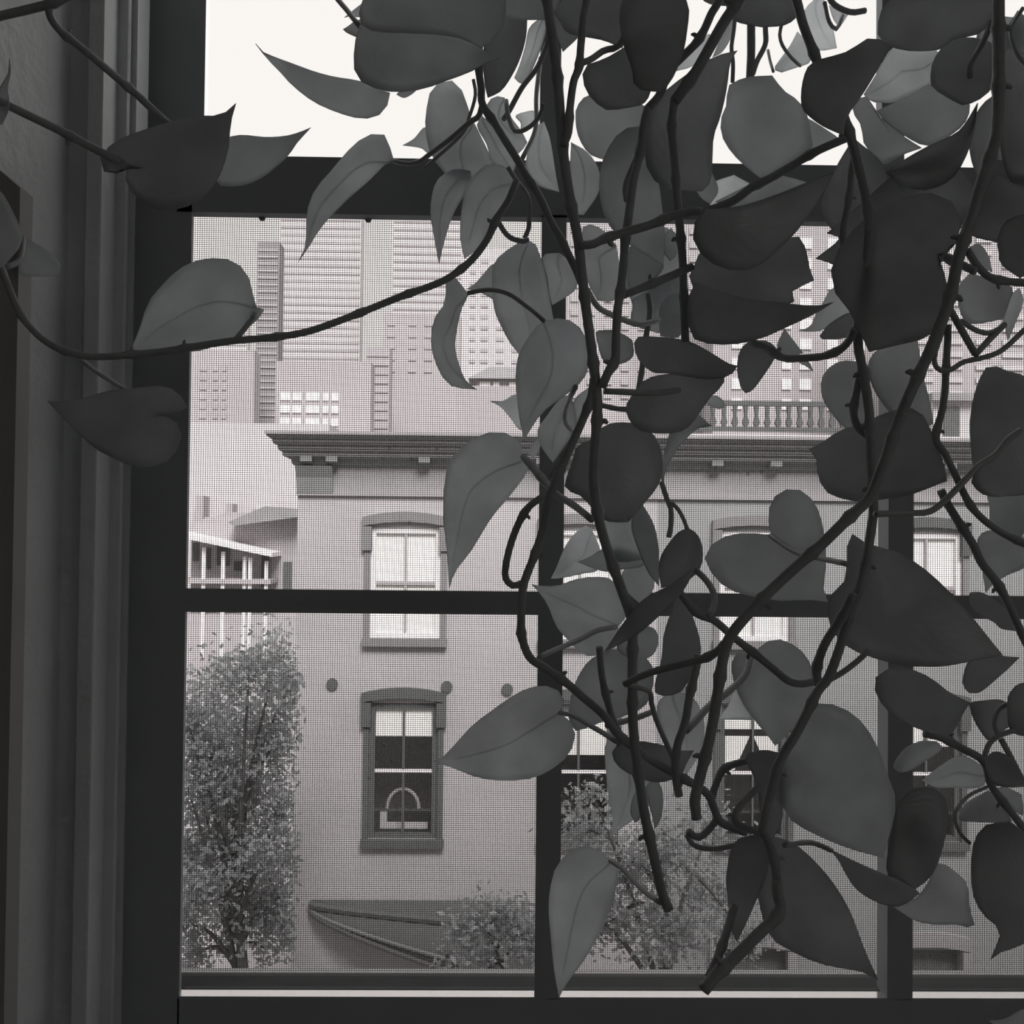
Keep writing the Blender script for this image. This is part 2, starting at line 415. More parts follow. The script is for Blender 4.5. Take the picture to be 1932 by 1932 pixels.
for hh, a, c2, mit in ((h, HX0, HXM, .72), (h2, HXM, HX1, 0)):
    b = MB(); b.box(a, c2, YF+1.6, YF+9, GZ+0.17, ROOF-0.05); b.build('house_body', M['room_dark'], hh)
    b = MB(); b.box(a, c2, YF+0.36, YF+9, ROOF-0.05, ROOF+0.02); b.build('roof', M['slate'], hh)
    b = MB(); b.box(a-.02*(mit > 0), c2, YF-.07, YF, fz(938), fz(932)); b.build('string_course', M['stone_mid'], hh)
    b = MB(); b.box(a-.02*(mit > 0), c2, YF-.03, YF, fz(932), fz(885)); b.build('frieze', M['stone_mid'], hh)
    b = MB(); b.prism([(YF+.05, cz(886))] + [(YF+y, z) for y, z in steps], 'x', a, c2)
    k_ = len(steps)+1
    b.v = [(a+(v_[1]-YF)*mit, v_[1], v_[2]) if i < k_ else v_ for i, v_ in enumerate(b.v)]
    corn = b.build('cornice', M['stone_dark'], hh)
    b = MB(); b.box(a-.64*mit, c2, YF-.64, YF-.60, cz(829), cz(823)); b.build('gutter_edge', M['stone_mid'], corn)
    for y0, z1, z2 in ((-.505, 841.5, 839.5), (-.405, 852, 850), (-.305, 863, 861.5)):
        b = MB(); b.box(a+y0*mit, c2, YF+y0-.012, YF+y0+.01, cz(z1), cz(z2)); b.build('moulding', M['stone_mid'], corn)
for k in range(14):
    xk = HX0 + .18 + k*1.02
    if k == 1: xk = HX0 + .62
    if xk > HX1: break
    if abs(xk-HXM) < .14: continue
    b = MB(); b.prism([(YF,cz(884)),(YF-.30,cz(876)),(YF-.30,cz(866)),(YF,cz(866))], 'x', xk-.10, xk+.10)
    b.build('bracket', M['stone_dark'], h if xk < HXM else h2)
b = MB(); b.prism([(YF-.03,cz(934)),(YF-.08,cz(934)),(YF-.16,cz(905)),(YF-.28,cz(884)),(YF-.03,cz(884))], 'x', HX0-.01, HX0+.62)
b.build('corner_console', M['stone_dark'], h)

def arc_hood(x0, x1, zs, rise, th, drop, y0, y1, dropw):
    """segmental arched hood with two hanging ears"""
    n = 14; mb = MB(); pts_o, pts_i = [], []
    for i in range(n+1):
        t = i/n; x = x0 + (x1-x0)*t; k = 1-(2*t-1)**2
        pts_o.append((x, zs + th + rise*k)); pts_i.append((x, zs + rise*k*0.8))
    mb.prism(pts_o + pts_i[::-1], 'y', y0, y1)
    mb.box(x0, x0+dropw, y0, y1, zs-drop, zs); mb.box(x1-dropw, x1, y0, y1, zs-drop, zs)
    return mb

def house_window(c, hw, z0, z1, blind, hood, kind, h):
    w = arc_hood(c-hw-.14, c+hw+.14, z1+.02, .10, .16, .42, YF-.10, YF+.02, .17).build('window_hood', hood, h)
    fr = MB(); t = .10
    fr.box(c-hw+.002, c-hw+t, YF+.02, YF+.12, z0+.002, z1-.002); fr.box(c+hw-t, c+hw-.002, YF+.02, YF+.12, z0+.002, z1-.002)
    fr.box(c-hw+t, c+hw-t, YF+.02, YF+.12, z1-.10, z1-.002); fr.box(c-hw+t, c+hw-t, YF+.02, YF+.12, z0+.002, z0+.08)
    wf = fr.build('window', M['trim_dark'] if kind else M['trim_white'], h)
    ja = MB(); ja.box(c-hw-.10, c-hw+.001, YF-.05, YF-.001, z0+.001, z1-.4); ja.box(c+hw-.001, c+hw+.10, YF-.05, YF-.001, z0+.001, z1-.4)
    ja.build('window_jamb', M['trim_dark'] if kind else M['stone_sill'], h)
    sl = MB(); sl.box(c-hw-.12, c+hw+.12, YF-.12, YF-.001, z0-.14, z0); sl.build('window_sill', M['trim_dark'] if kind else M['stone_sill'], h)
    zm = (z0+z1)/2
    ml = MB(); ml.box(c-.02, c+.02, YF+.03, YF+.055, z0+.08, z1-.1); ml.build('mullion', M['mid'] if not kind else M['trim_dark'], wf)
    mr_ = MB(); mr_.box(c-hw+t, c+hw-t, YF+.025, YF+.06, zm-.035, zm+.02); mr_.build('meeting_rail', M['trim_white'] if kind else M['mid'], wf)
    gp = MB(); gp.box(c-hw+t, c+hw-t, YF+.065, YF+.07, z0+.08, z1-.1); gp.build('pane', M['glass_far'], wf)
    zb_ = z1 - (z1-z0)*blind
    bl = MB(); bl.box(c-hw+t, c+hw-t, YF+.085, YF+.095, zb_, z1-.1); bl.build('blind', M['blind'], wf)

for k, c in enumerate(WC):
    house_window(c, up_w, up_z0, up_z1, [.97, .5, .97, .55][k], M['stone_sill'] if k < 3 else M['trim_dark'], 0, h if k < 2 else h2)
    house_window(c, lo_w, lo_z0, lo_z1, [.25, .38, .18, .3][k], M['trim_dark'], 1, h if k < 2 else h2)
for k in (2, 3):
    arc_hood(WC[k]-gr_w-.14, WC[k]+gr_w+.14, gr_z1, .12, .22, .5, YF-.12, YF+.02, .16).build('window_hood', M['stone_mid'], h2)
    fr = MB(); fr.box(WC[k]-gr_w, WC[k]+gr_w, YF+.15, YF+.2, gr_z0, gr_z1); fr.build('window', M['trim_dark'], h2)
# curtains tied back in the third lower window, arched pane reflection modelled as a tube in the first
c = WC[2]
for s in (-1, 1):
    xa = c - s*.47
    b = MB(); b.prism([(xa, lo_z1-.55), (c - s*.03, lo_z1-.55), (c - s*.30, lo_z1-1.15), (xa, lo_z1-1.2)], 'y', YF+.125, YF+.14); b.build('curtain', M['blind'], h2)
c = WC[0]
b = MB()
arc = [Vector((c-.02+.28*math.cos(a), YF+.30, lo_z0+.45+.34*math.sin(a))) for a in [math.pi*k/12 for k in range(13)]]
b.tube(arc, [.03]*13, 6); b.build('arched_reflection', M['mid'], h)
b = MB(); b.box(c-.42, c-.30, YF+.26, YF+.32, lo_z0+.10, lo_z0+.38); b.box(c-.30, c+.42, YF+.26, YF+.32, lo_z0+.10, lo_z0+.20); b.build('sill_ornament', M['pale'], h)
for px, py in ((627,1290), (843,1295), (957,1300), (1290,1305)):
    p = at(px, py, YF); b = MB()
    b.prism([(p.x+.10*math.cos(2*math.pi*k/10), p.z+.10*math.sin(2*math.pi*k/10)) for k in range(10)], 'y', YF-.05, YF); b.build('anchor_plate', M['trim_dark'], h if px < 1240 else h2)

# --- curved awning over the street door
ax0, ax1 = fx(566, 16.6), fx(1010, 16.6)
aw = root('door_awning', ((ax0+ax1)/2, 17.2, GZ), 'dark bowed awning over the street door below the dark blind window', 'awning')
zt_ = fz(1702, 17.9)
n = 24; v, f = [], []
for i in range(n+1):
    t = i/n; x = ax0 + (ax1-ax0)*t
    out = 1.5*t**.7
    drop = .80*t**.85
    v += [(x, 17.98, zt_), (x, 17.98-out*.5, zt_-.10-drop*.15), (x, 17.98-out, zt_-.16-drop*.72), (x, 17.98-out*1.02, zt_-.2-drop*.98), (x, 17.98, zt_-.2-drop*.98)]
for i in range(n):
    for k in range(4): f.append((i*5+k, i*5+k+1, i*5+5+k+1, i*5+5+k))
mesh_obj('awning_canvas', v, f, M['awning'], aw, True)
b = MB()
b.tube([Vector(v[i*5+2]) + Vector((0,-.02,0)) for i in range(n+1)], [.035]*(n+1), 6); b.build('awning_rib', M['awning_pale'], aw)
b = MB(); b.tube([Vector(v[i*5+1]) + Vector((0,-.02,.03)) for i in range(n+1)], [.07]*(n+1), 6); b.build('awning_rim', M['trim_dark'], aw)
b = MB(); b.tube([Vector(v[i*5+3]) + Vector((0,-.02,0)) for i in range(n+1)], [.05]*(n+1), 6); b.build('awning_hem', M['awning'], aw)
p = at(847, 1796, 16.0); b = MB(); b.box(p.x-.05, p.x+.05, 15.95, 16.05, GZ+.16, p.z); b.box(p.x-.16, p.x+.16, 15.9, 16.1, p.z, p.z+.07)
tag(b.build('iron_post', M['trim_dark']), 'thin dark iron post with a flat cap before the awning', 'post')

# --- rooftop balustrade behind the cornice
YBL = 22.0
def q(px, py, Y): return at(px, py, Y)
bal = root('roof_terrace', (q(1440,830,YBL).x, YBL, ROOF), 'white-edged roof terrace with a balustrade above the cornice', 'terrace')
x0, x1 = q(1275, 830, YBL).x, q(1870, 830, YBL).x
def bz(py): return at(1440, py, YBL).z
b = MB(); b.box(x0, x1, YBL-.3, YBL+2, bz(870), bz(822)); b.build('parapet', M['pale'], bal)
b = MB(); b.box(x0, q(1600,830,YBL).x, YBL-.05, YBL+.05, bz(766), bz(757)); b.build('top_rail', M['trim_dark'], bal)
b = MB(); b.box(x0, q(1600,830,YBL).x, YBL-.05, YBL+.05, bz(814), bz(806)); b.build('bottom_rail', M['trim_dark'], bal)
xx = x0 + .1
while xx < q(1600,830,YBL).x:
    b = MB(); b.prism([(xx-.03,bz(806)),(xx-.07,bz(798)),(xx-.03,bz(785)),(xx-.05,bz(766)),(xx+.05,bz(766)),(xx+.03,bz(785)),(xx+.07,bz(798)),(xx+.03,bz(806))], 'y', YBL-.04, YBL+.04)
    b.build('baluster', M['trim_dark'], bal); xx += .235
b = MB(); b.box(q(1765,800,YBL).x, q(1850,800,YBL).x, YBL+.1, YBL+1, bz(830), bz(742)); dk = b.build('dormer', M['pale'], bal)
b = MB(); b.box(q(1783,800,YBL).x, q(1813,800,YBL).x, YBL+.06, YBL+.1, bz(822), bz(762)); b.build('dormer_window', M['trim_dark'], dk)
b = MB(); b.box(q(1755,800,YBL).x, q(1860,800,YBL).x, YBL-.1, YBL+1, bz(752), bz(738)); b.build('dormer_roof', M['slate'], dk)

# --- city blocks behind, each a thing with its bands of windows
def tower(name, px0, px1, pytop, Y, mat, label, bands=None, cols=None, band_mat='winband', depth=3, cat='building', gap=None, foot=None):
    a, c2 = q(px0, 700, Y), q(px1, 700, Y)
    zt2 = at((px0+px1)/2, pytop, Y).z
    zbm = GZ
    r = root(name, ((a.x+c2.x)/2, Y, GZ), label, cat)
    bb = MB(); bb.box(a.x, c2.x, Y, Y+depth, zbm, zt2); bb.build('tower_wall', M[mat], r)
    s = Y/FPX
    if bands:
        y0, y1, step, hh = bands
        py = y0
        while py < y1:
            zc = at((px0+px1)/2, py, Y).z
            if cols:
                for cx0, cx1 in cols:
                    e, g = q(cx0, 700, Y).x, q(cx1, 700, Y).x
                    bb = MB(); bb.box(e, g, Y-.12, Y, zc-hh*s, zc); bb.build('window', M[band_mat], r)
            else:
                bb = MB(); bb.box(a.x+2*s, c2.x-2*s, Y-.12, Y, zc-hh*s, zc); bb.build('window_band', M[band_mat], r)
            py += step
    return r
tower('office_tower', 524, 679, 330, 190, 'tower', 'tall pale striped tower left of the bright strip of sky', (412, 690, 14.5, 5))
r_ = tower('office_tower', 738, 905, 330, 170, 'tower', 'tall grey banded tower right of the bright strip of sky', (416, 650, 15, 5))
tower('apartment_tower', 482, 524, 456, 134, 'dark_masonry', 'slim dark flat-topped tower rising over the left blocks', (470, 790, 13, 4))
tower('apartment_block', 330, 480, 660, 125, 'pale2', 'low grey block with dark window columns beside the left stile', (690, 800, 18, 10), [(377,391),(402,412),(419,428)])
tower('apartment_tower', 330, 466, 590, 240, 'tower', 'faint pale block behind the folded leaf at the left stile', (605, 650, 21, 5))
tower('apartment_block', 520, 700, 682, 95, 'pale2', 'broad low block with rows of white windows above the cornice corner', (742, 830, 24, 14), [(530,549),(553,570),(578,604),(610,621),(626,640)], 'winlite')
tower('apartment_block', 690, 735, 655, 105, 'pale2', 'small stepped block under the bright strip of sky', (668, 820, 17, 5))
tower('apartment_tower', 722, 868, 592, 115, 'pale2', 'plain stepped tower behind the crescent shaped leaf', (610, 700, 22, 5), [(730,745),(770,785),(800,815)])
tower('apartment_block', 868, 1060, 470, 140, 'pale', 'pale block behind the hipped roof', (490, 680, 21, 7), [(885,896),(906,920),(935,950),(965,985)])
tower('apartment_block', 1050, 1345, 390, 80, 'pale2', 'grey block mostly hidden behind the central leaves', (430, 760, 26, 11), [(1075+k*32, 1090+k*32) for k in range(8)])
tower('apartment_block', 1345, 1700, 395, 70, 'pale2', 'grey block with pale windows above the balustrade', (450, 760, 38, 20), [(1475,1492),(1508,1530),(1380,1400),(1560,1580),(1610,1630)], 'winlite')
tower('apartment_block', 1700, 2050, 420, 60, 'mid', 'darker block at the right edge behind the thick diagonal stem', (450, 760, 24, 9), [(1730,1760),(1790,1815),(1840,1870),(1890,1930)], 'pale')

# hipped-roof house between crescent leaf and the forked stems
YH = 40.0
hr = root('roof_house', (q(940,720,YH).x, YH, GZ), 'small house with a dark hipped roof above the cornice', 'house')
a0, a1, r0, r1 = q(884,716,YH).x, q(1040,716,YH).x, q(922,680,YH).x, q(1000,680,YH).x
zE, zR = at(940,716,YH).z, at(940,679,YH).z
mesh_obj('hipped_roof', [(a0,YH-.3,zE),(a1,YH-.3,zE),(a1,YH+4,zE),(a0,YH+4,zE),(r0,YH+1.8,zR),(r1,YH+1.8,zR)], [(0,1,5,4),(1,2,5),(2,3,4,5),(3,0,4),(0,3,2,1)], M['slate'], hr)
b = MB(); b.box(a0+.3, a1-.3, YH, YH+3.6, GZ, zE); hb = b.build('house_wall', M['mid'], hr)
for e, g in ((905,925),(930,942),(960,975)):
    b = MB(); b.box(q(e,725,YH).x, q(g,725,YH).x, YH-.05, YH, at(940,736,YH).z, at(940,721,YH).z); b.build('window', M['winlite'], hb)
b = MB(); b.box(q(866,760,YH).x, q(1010,760,YH).x, YH-2, YH-1.6, GZ, at(940,742,YH).z); b.build('yard_wall', M['mid'], hr)

# --- paler houses down the side street, left
YP = 42.0
ph = root('side_street_house', (q(450,900,YP).x, YP, GZ), 'pale plain house end wall left of the cornice', 'house')
b = MB(); b.box(q(250,900,YP+8).x, q(620,900,YP+8).x, YP+8, YP+16, GZ, at(450,798,YP+8).z); b.build('house_wall', M['pale'], ph)
for px, py, w_, hh in ((376,935,14,60),(432,950,12,22),(400,975,30,26),(490,960,30,16)):
    a = q(px-w_/2, py, YP+7); c2 = q(px+w_/2, py+hh, YP+7)
    b = MB(); b.box(a.x, c2.x, YP+7, YP+8, c2.z, a.z); b.build('chimney', M['mid'], ph)
YG = 36.0
gh = root('porch_house', (q(450,1040,YG).x, YG, GZ), 'white gabled porch house beside the stone house corner', 'house')
def gp(px, py): return q(px, py, YG)
b = MB(); b.prism([(gp(345,1010).x, GZ), (gp(345,1010).x, gp(345,985).z), (gp(420,965).x, gp(420,965).z), (gp(560,955).x, gp(560,968).z), (gp(590,1000).x, GZ)], 'y', YG+1, YG+6); gw = b.build('house_wall', M['pale2'], gh)
b = MB(); b.prism([(gp(345,1003).x, gp(345,1003).z), (gp(520,1042).x, gp(520,1042).z), (gp(520,1050).x, gp(520,1050).z), (gp(345,1013).x, gp(345,1013).z)], 'y', YG-.6, YG+1); b.build('porch_roof', M['trim_white'], gh)
b = MB(); b.prism([(gp(430,985).x, gp(430,985).z), (gp(500,955).x, gp(500,955).z), (gp(565,960).x, gp(565,960).z), (gp(565,975).x, gp(565,975).z), (gp(440,992).x, gp(440,992).z)], 'y', YG, YG+1); b.build('gable_roof', M['slate'], gh)
for e, g, t1, t2 in ((366,376,1025,1060),(383,399,1035,1075),(412,436,1022,1068),(498,512,1045,1110),(540,556,1060,1115),(445,470,1060,1078),(385,410,1150,1200),(430,450,1150,1180)):
    b = MB(); b.box(gp(e,1).x, gp(g,1).x, YG+.93, YG+1, gp(400,t2).z, gp(400,t1).z); b.build('window', M['trim_dark'], gw)
for e in (404, 440, 480, 490, 520, 368):
    b = MB(); b.box(gp(e,1).x-.06, gp(e,1).x+.06, YG-.2, YG-.08, gp(400,1240).z, gp(e,1020+ (e-345)*.22).z); b.build('porch_column', M['trim_white'], gh)
b = MB(); b.box(gp(345,1).x, gp(530,1).x, YG-.3, YG+.9, gp(400,1100).z, gp(400,1092).z); b.build('porch_floor', M['mid'], gh)
b = MB(); b.box(gp(345,1).x, gp(590,1).x, YG-.1, YG+.9, GZ, gp(400,1160).z); b.build('lower_wall', M['pale2'], gh)

# --- street trees: trunk, branches, and leaves nobody could count
def tree(name, label, blobs, Y, trunk, seed, mat, per, size, clip_top=None, sag=0.0):
    rnd = random.Random(seed)
    base = at(trunk[0], 1800, Y); base.z = GZ + .16
    r = root(name, tuple(base), label, 'tree')
    top = at(trunk[1], trunk[2], Y)
    mb = MB(); mb.tube(catmull([base, base.lerp(top, .5)+Vector((.12,0,0)), top], 6), [.16-.01*i for i in range(13)], 8); tr = mb.build('trunk', M['bark'], r, True)
    v, f, uv = [], [], []
    for px, py, rx, ry, dens in blobs:
        yy = Y + rnd.uniform(-.9, .9)
        c = at(px, py, yy); s = yy/FPX
        mb = MB(); a = base.lerp(top, rnd.uniform(.6, 1))
        mb.tube(catmull([a, a.lerp(c, .5)+Vector((0,0,.15)), c], 4), [.05-.005*i for i in range(9)], 5); mb.build('branch', M['bark'], r, True)
        for k in range(int(per*dens*rx*ry/2500)):
            d = Vector((rnd.gauss(0,.55), rnd.gauss(0,.5), rnd.gauss(0,.55)))
            p = c + Vector((d.x*rx*s, d.y*max(rx,ry)*s*.8, d.z*ry*s))
            if clip_top and p.x > clip_top: continue
            L = size*rnd.uniform(.6, 1.3)
            n_ = Vector((rnd.gauss(0,.6), rnd.gauss(0,.6), rnd.gauss(.6,.5))).normalized()
            t = n_.orthogonal().normalized(); t.rotate(Matrix.Rotation(rnd.uniform(0, 6.28), 3, n_)); bi = n_.cross(t)
            i0 = len(v)
            v += [p - t*L*.5, p + bi*L*.3, p + t*L*.6, p - bi*L*.3]; f.append((i0, i0+1, i0+2, i0+3)); uv += [(0,0),(.4,1),(1,0),(.4,-1)]
    tag(mesh_obj('foliage', v, f, M[mat], r, False, uv), kind='stuff')
    return r
edge = fx(560, 15.0)
tree('street_tree', 'dense leafy street tree left of the stone house corner',
     [(350,1350,40,60,.9),(352,1480,40,70,.9),(355,1620,40,60,1),(350,1740,40,60,1),(420,1450,60,60,1),(440,1540,60,60,1),(470,1600,60,60,1),(420,1650,60,50,1),(490,1730,60,50,1),(540,1620,35,60,1),(545,1760,30,50,1),(545,1300,30,50,1),(470,1270,80,50,1.1),(400,1300,50,40,.7),(520,1250,40,60,1),(370,1400,50,60,.9),(450,1370,80,60,1.2),(520,1400,50,70,1.2),(380,1500,50,50,.7),(470,1490,70,50,1),(530,1530,40,60,1),
      (420,1580,50,40,.8),(370,1590,35,40,.8),(500,1620,50,40,.9),(380,1680,50,50,1.1),(460,1690,60,50,1.1),(530,1700,40,50,1.1),(430,1760,20,40,.8),(500,1790,18,40,.8),(370,1800,30,40,1)],
     15.0, (455, 440, 1560), 3, 'foliage', 520, .10, edge)
tree('street_tree', 'sparse pale street tree below the window with the tied curtains',
     [(1100,1560,60,60,.8),(1180,1640,70,60,1),(1260,1600,70,60,.9),(1330,1680,70,60,1),(1150,1740,70,50,1),(1260,1760,80,60,1),(1090,1700,40,60,.8),(1400,1760,60,50,.7),(1340,1560,50,50,.6),(1120,1500,40,30,.7)],
     14.0, (1240, 1250, 1600), 5, 'foliage_pale', 380, .10)
tree('street_tree', 'small leafy tree beside the awning',
     [(880,1760,40,50,1),(940,1740,40,50,1.1),(990,1770,40,60,1.1),(910,1810,60,30,1)], 14.4, (930, 940, 1780), 8, 'foliage', 480, .10)

# ================================================================ THE TRAILING VINES
CROP = {'A':(0,0,.2588),'B':(450,0,.2588),'C':(850,0,.2070),'D':(1200,0,.2070),'E':(1532,0,.2070),'F':(0,400,.2588),'G':(780,380,.2070),
        'H':(1080,380,.2070),'I':(1400,350,.27536),'J':(800,730,.23292),'K':(1150,780,.23292),'L':(1500,780,.2236),'M':(800,1050,.23292),
        'N':(1150,1080,.23292),'O':(1500,1100,.2236),'P':(980,1480,.23396),'Q':(1280,1480,.23396),'R':(1532,1480,.23396),'S':(0,0,1.0)}
DS = 0.9
def cv(cr, p):
    ox, oy, s = CROP[cr]
    return Vector((ox + p[0]*s, oy + p[1]*s))

VINES = {
 'left':   ('long thin vine swinging from the left edge across the pale towers', (0,480)),
 'corner': ('short vine with two dark leaves in the top left corner', (60,0)),
 'sky':    ('vine whose leaves hang before the bright sky pane', (905,0)),
 'trunk':  ('thick dark vine hanging straight down the middle to a cut end', (1032,0)),
 'loop':   ('vine doubling back in a narrow loop beside the middle muntin', (1110,740)),
 'twin':   ('thin dark vine just right of the thick middle vine', (1395,0)),
 'fork':   ('vine crowded with round dark leaves right of the top centre', (1440,0)),
 'drop':   ('straight vine running down to the heap of lower leaves', (1505,0)),
 'slant':  ('thickest vine slanting from the top right corner to the middle', (1884,0)),
 'edge':   ('tangled vine along the right edge of the window', (1932,700)),
 'low':    ('vine of big dark leaves at the bottom ending in a cut stub', (1467,1600)),
}
V = {}
for k, (lab, p) in VINES.items():
    V[k] = root('trailing_vine', tuple(at(p[0], p[1], .45)), lab, 'vine', 'trailing vines hanging before the window')

rl = random.Random(21)
def leaf(vine, cr, depth, tone, base, L, tip, R, tv=None, th=None, fold=None, rib=True, pleat=0.0):
    """base -> L -> tip along one margin, tip -> R -> base along the other"""
    b_, t_ = cv(cr, base), cv(cr, tip)
    NT, NS = 15, 4
    lc = resample(catmull([b_] + [cv(cr, p) for p in L] + [t_], 6), NT)
    rc = resample(catmull([b_] + [cv(cr, p) for p in R][::-1] + [t_], 6), NT)
    ax = t_ - b_; ln = max(ax.length, 1e-3); u = ax/ln; nrm = Vector((-u.y, u.x))
    D = depth*DS; sc_ = D/FPX
    tv = rl.uniform(-.35, .35) if tv is None else tv
    th = rl.uniform(-.35, .35) if th is None else th
    fold = rl.uniform(.12, .38)*rl.choice((1, 1, -1)) if fold is None else fold
    bow = rl.uniform(-.25, .25)
    cen = sum((p for p in lc + rc), Vector((0,0)))/(2*NT)
    verts, uvs, mids = [], [], []
    for i in range(NT):
        t = i/(NT-1)
        ln_p = b_ + ax*(t**1.15)
        mp = (lc[i]+rc[i])/2
        k = math.sin(math.pi*min(1, t*1.0))
        m_ = ln_p + nrm*((mp-ln_p).dot(nrm))*(1 if .1 < t < .95 else .6 if 0 < t < 1 else 0)
        row = [(rc[i], s/NS) for s in range(NS, 0, -1)] + [(m_, 0)] + [(lc[i], -s/NS) for s in range(1, NS+1)]
        for e, s in row:
            p = m_.lerp(e, abs(s))
            w = (e - m_).length*abs(s)
            dy = (p.y-cen.y)*tv*sc_ + (p.x-cen.x)*th*sc_ + fold*(e-m_).length*sc_*.75*abs(s)**1.7 + bow*ln*sc_*((t-.45)**2)
            if pleat: dy += pleat*math.sin(s*22)*(.2+t)*(1-t*.3)
            dy = max(-.05, min(.05, dy))
            verts.append(at(p.x, p.y, min(D + dy, .606))); uvs.append((t, s))
            if s == 0: mids.append(at(p.x, p.y, min(D + dy, .606) + .0003))
    W_ = 2*NS+1; faces = []
    for i in range(NT-1):
        for j in range(W_-1):
            a = i*W_+j
            faces.append((a, a+1, a+W_+1, a+W_))
    o = mesh_obj('leaf', verts, faces, M['leaf%d' % tone], V[vine], True, uvs)
    md = o.modifiers.new('thickness', 'SOLIDIFY'); md.thickness = .0004; md.offset = 0
    if rib and tone in (1, 2) and ln > 90:
        mb = MB(); mm = mids[:-2]
        mb.tube(mm, [.00034*(1-.6*i/len(mm)) for i in range(len(mm))], 5); mb.build('midrib', M['leaf%d' % tone], o, True)
    return o

# ---- left edge and corner
leaf('corner','A',.50,3,(925,1205),[(900,1250),(800,1270),(745,1230),(740,1130),(850,1030),(1000,965),(1240,890),(1480,840),(1600,850),(1660,805)],(1722,752),[(1712,830),(1668,890),(1680,990),(1650,1150),(1580,1320),(1440,1470),(1300,1522),(1180,1530),(1060,1490),(960,1400),(915,1300)],fold=.1)
leaf('corner','B',.56,0,(-200,1150),[(-150,1040),(0,985),(200,1000),(350,990),(450,962)],(528,930),[(420,1050),(360,1140),(280,1210),(180,1290),(60,1345),(-50,1360),(-160,1335)],fold=.1)
leaf('left','S',.54,1,(484,580),[(478,560),(470,525),(455,503),(430,489),(400,487),(370,492),(335,510),(300,545),(278,575),(262,625)],(243,668),[(300,663),(360,664),(400,655),(440,637),(475,613),(495,592),(499,580),(490,576)],fold=.35,tv=.3)
leaf('left','F',.55,3,(1205,1480),[(1240,1465),(1310,1462),(1365,1440),(1350,1380),(1290,1310),(1210,1275),(1120,1268),(1000,1285),(900,1290),(760,1310),(600,1360),(480,1385)],(345,1378),[(400,1440),(500,1540),(620,1660),(720,1740),(860,1810),(950,1850),(1050,1862),(1180,1840),(1260,1780),(1310,1690),(1322,1620),(1290,1540),(1240,1490)],fold=.15)
leaf('left','S',.50,0,(8,503),[(40,462),(42,440),(34,420),(20,390),(0,360),(-40,340)],(-90,420),[(-60,480),(-20,505)])
leaf('left','F',.53,0,(185,190),[(250,225),(330,270),(400,330),(440,375),(445,430)],(425,458),[(350,468),(250,470),(150,455),(155,300)],rib=False)
leaf('corner','A',.47,0,(60,815),[(70,740),(58,640),(80,520)],(70,428),[(55,560),(0,660),(-60,740),(-80,850),(0,920)],rib=False)

# ---- before the sky
leaf('sky','B',.60,0,(1105,678),[(1090,668),(1000,640),(885,590),(700,560),(550,520),(400,465),(250,410),(150,365)],(125,320),[(210,430),(290,510),(380,610),(500,710),(600,770),(750,830),(870,862),(960,862),(1040,830),(1085,770),(1098,720)],fold=.3)
leaf('sky','B',.50,0,(880,190),[(850,300),(838,450),(850,530),(890,590),(960,630),(1100,668),(1250,665),(1400,632),(1550,575),(1680,530),(1790,465)],(1898,428),[(1800,385),(1720,310),(1500,220),(1200,150),(1000,140)],fold=.1)
leaf('sky','B',.46,0,(930,-60),[(880,80),(890,170),(960,220),(1050,235),(1250,242),(1500,258),(1650,290)],(1770,350),[(1900,250),(1950,100),(1900,-80),(1500,-200),(1100,-160)],fold=.1)
leaf('sky','B',.62,1,(1200,-100),[(1000,100),(880,125),(820,118)],(772,128),[(850,65),(935,0),(1050,-80)],rib=False)
leaf('sky','B',.57,0,(1100,200),[(950,300),(850,265),(790,238)],(762,213),[(800,190),(860,150),(1000,120)],rib=False)
leaf('sky','B',.58,0,(1330,610),[(1240,640),(1190,650)],(1152,690),[(1200,714),(1240,702),(1290,665)],rib=False)
leaf('sky','B',.58,1,(1135,1175),[(1100,1060),(1070,990),(1030,968),(980,975),(900,1010),(830,1070),(760,1140),(700,1220),(600,1330),(535,1430),(500,1550),(492,1680),(495,1780)],(437,1908),[(520,1790),(580,1690),(660,1590),(700,1550),(800,1450),(960,1310),(1080,1190)],fold=.3)
leaf('sky','B',.60,1,(1690,860),[(1640,680),(1560,590),(1470,600),(1405,650),(1370,800),(1362,930),(1395,1110),(1500,1260),(1600,1330)],(1780,1420),[(1860,1250),(1830,1130),(1770,1000),(1720,900)],fold=.15)
leaf('sky','B',.63,1,(1470,1000),[(1390,1115),(1330,1080)],(1195,1060),[(1280,1010),(1365,925)],rib=False)
leaf('sky','B',.585,1,(1690,1250),[(1600,1230),(1510,1260),(1440,1330),(1410,1430),(1400,1560),(1420,1700)],(1463,1930),[(1490,1800),(1550,1600),(1610,1480),(1670,1385),(1700,1320)],fold=.2)
leaf('sky','S',.57,1,(978,345),[(962,323),(950,312),(933,308),(918,310),(900,325),(880,350),(872,390),(868,430),(870,460)],(876,488),[(900,470),(925,430),(945,400),(960,370),(975,357)],fold=.25)
leaf('sky','C',.52,3,(700,150),[(600,-20),(450,20),(330,250),(300,500),(310,750)],(340,890),[(460,830),(560,690),(640,520),(690,330)])
leaf('sky','C',.62,1,(850,140),[(720,250),(680,420),(630,590)],(580,710),[(665,770),(760,600),(830,420),(870,250)])
leaf('sky','C',.585,1,(490,890),[(400,880),(330,960),(330,1080),(400,1200),(520,1330),(620,1400)],(700,1300),[(650,1200),(560,1080),(520,980)])
leaf('sky','C',.63,2,(850,1110),[(760,1180),(700,1400),(690,1550),(800,1690)],(990,1750),[(960,1600),(930,1400),(900,1250)],fold=.1)
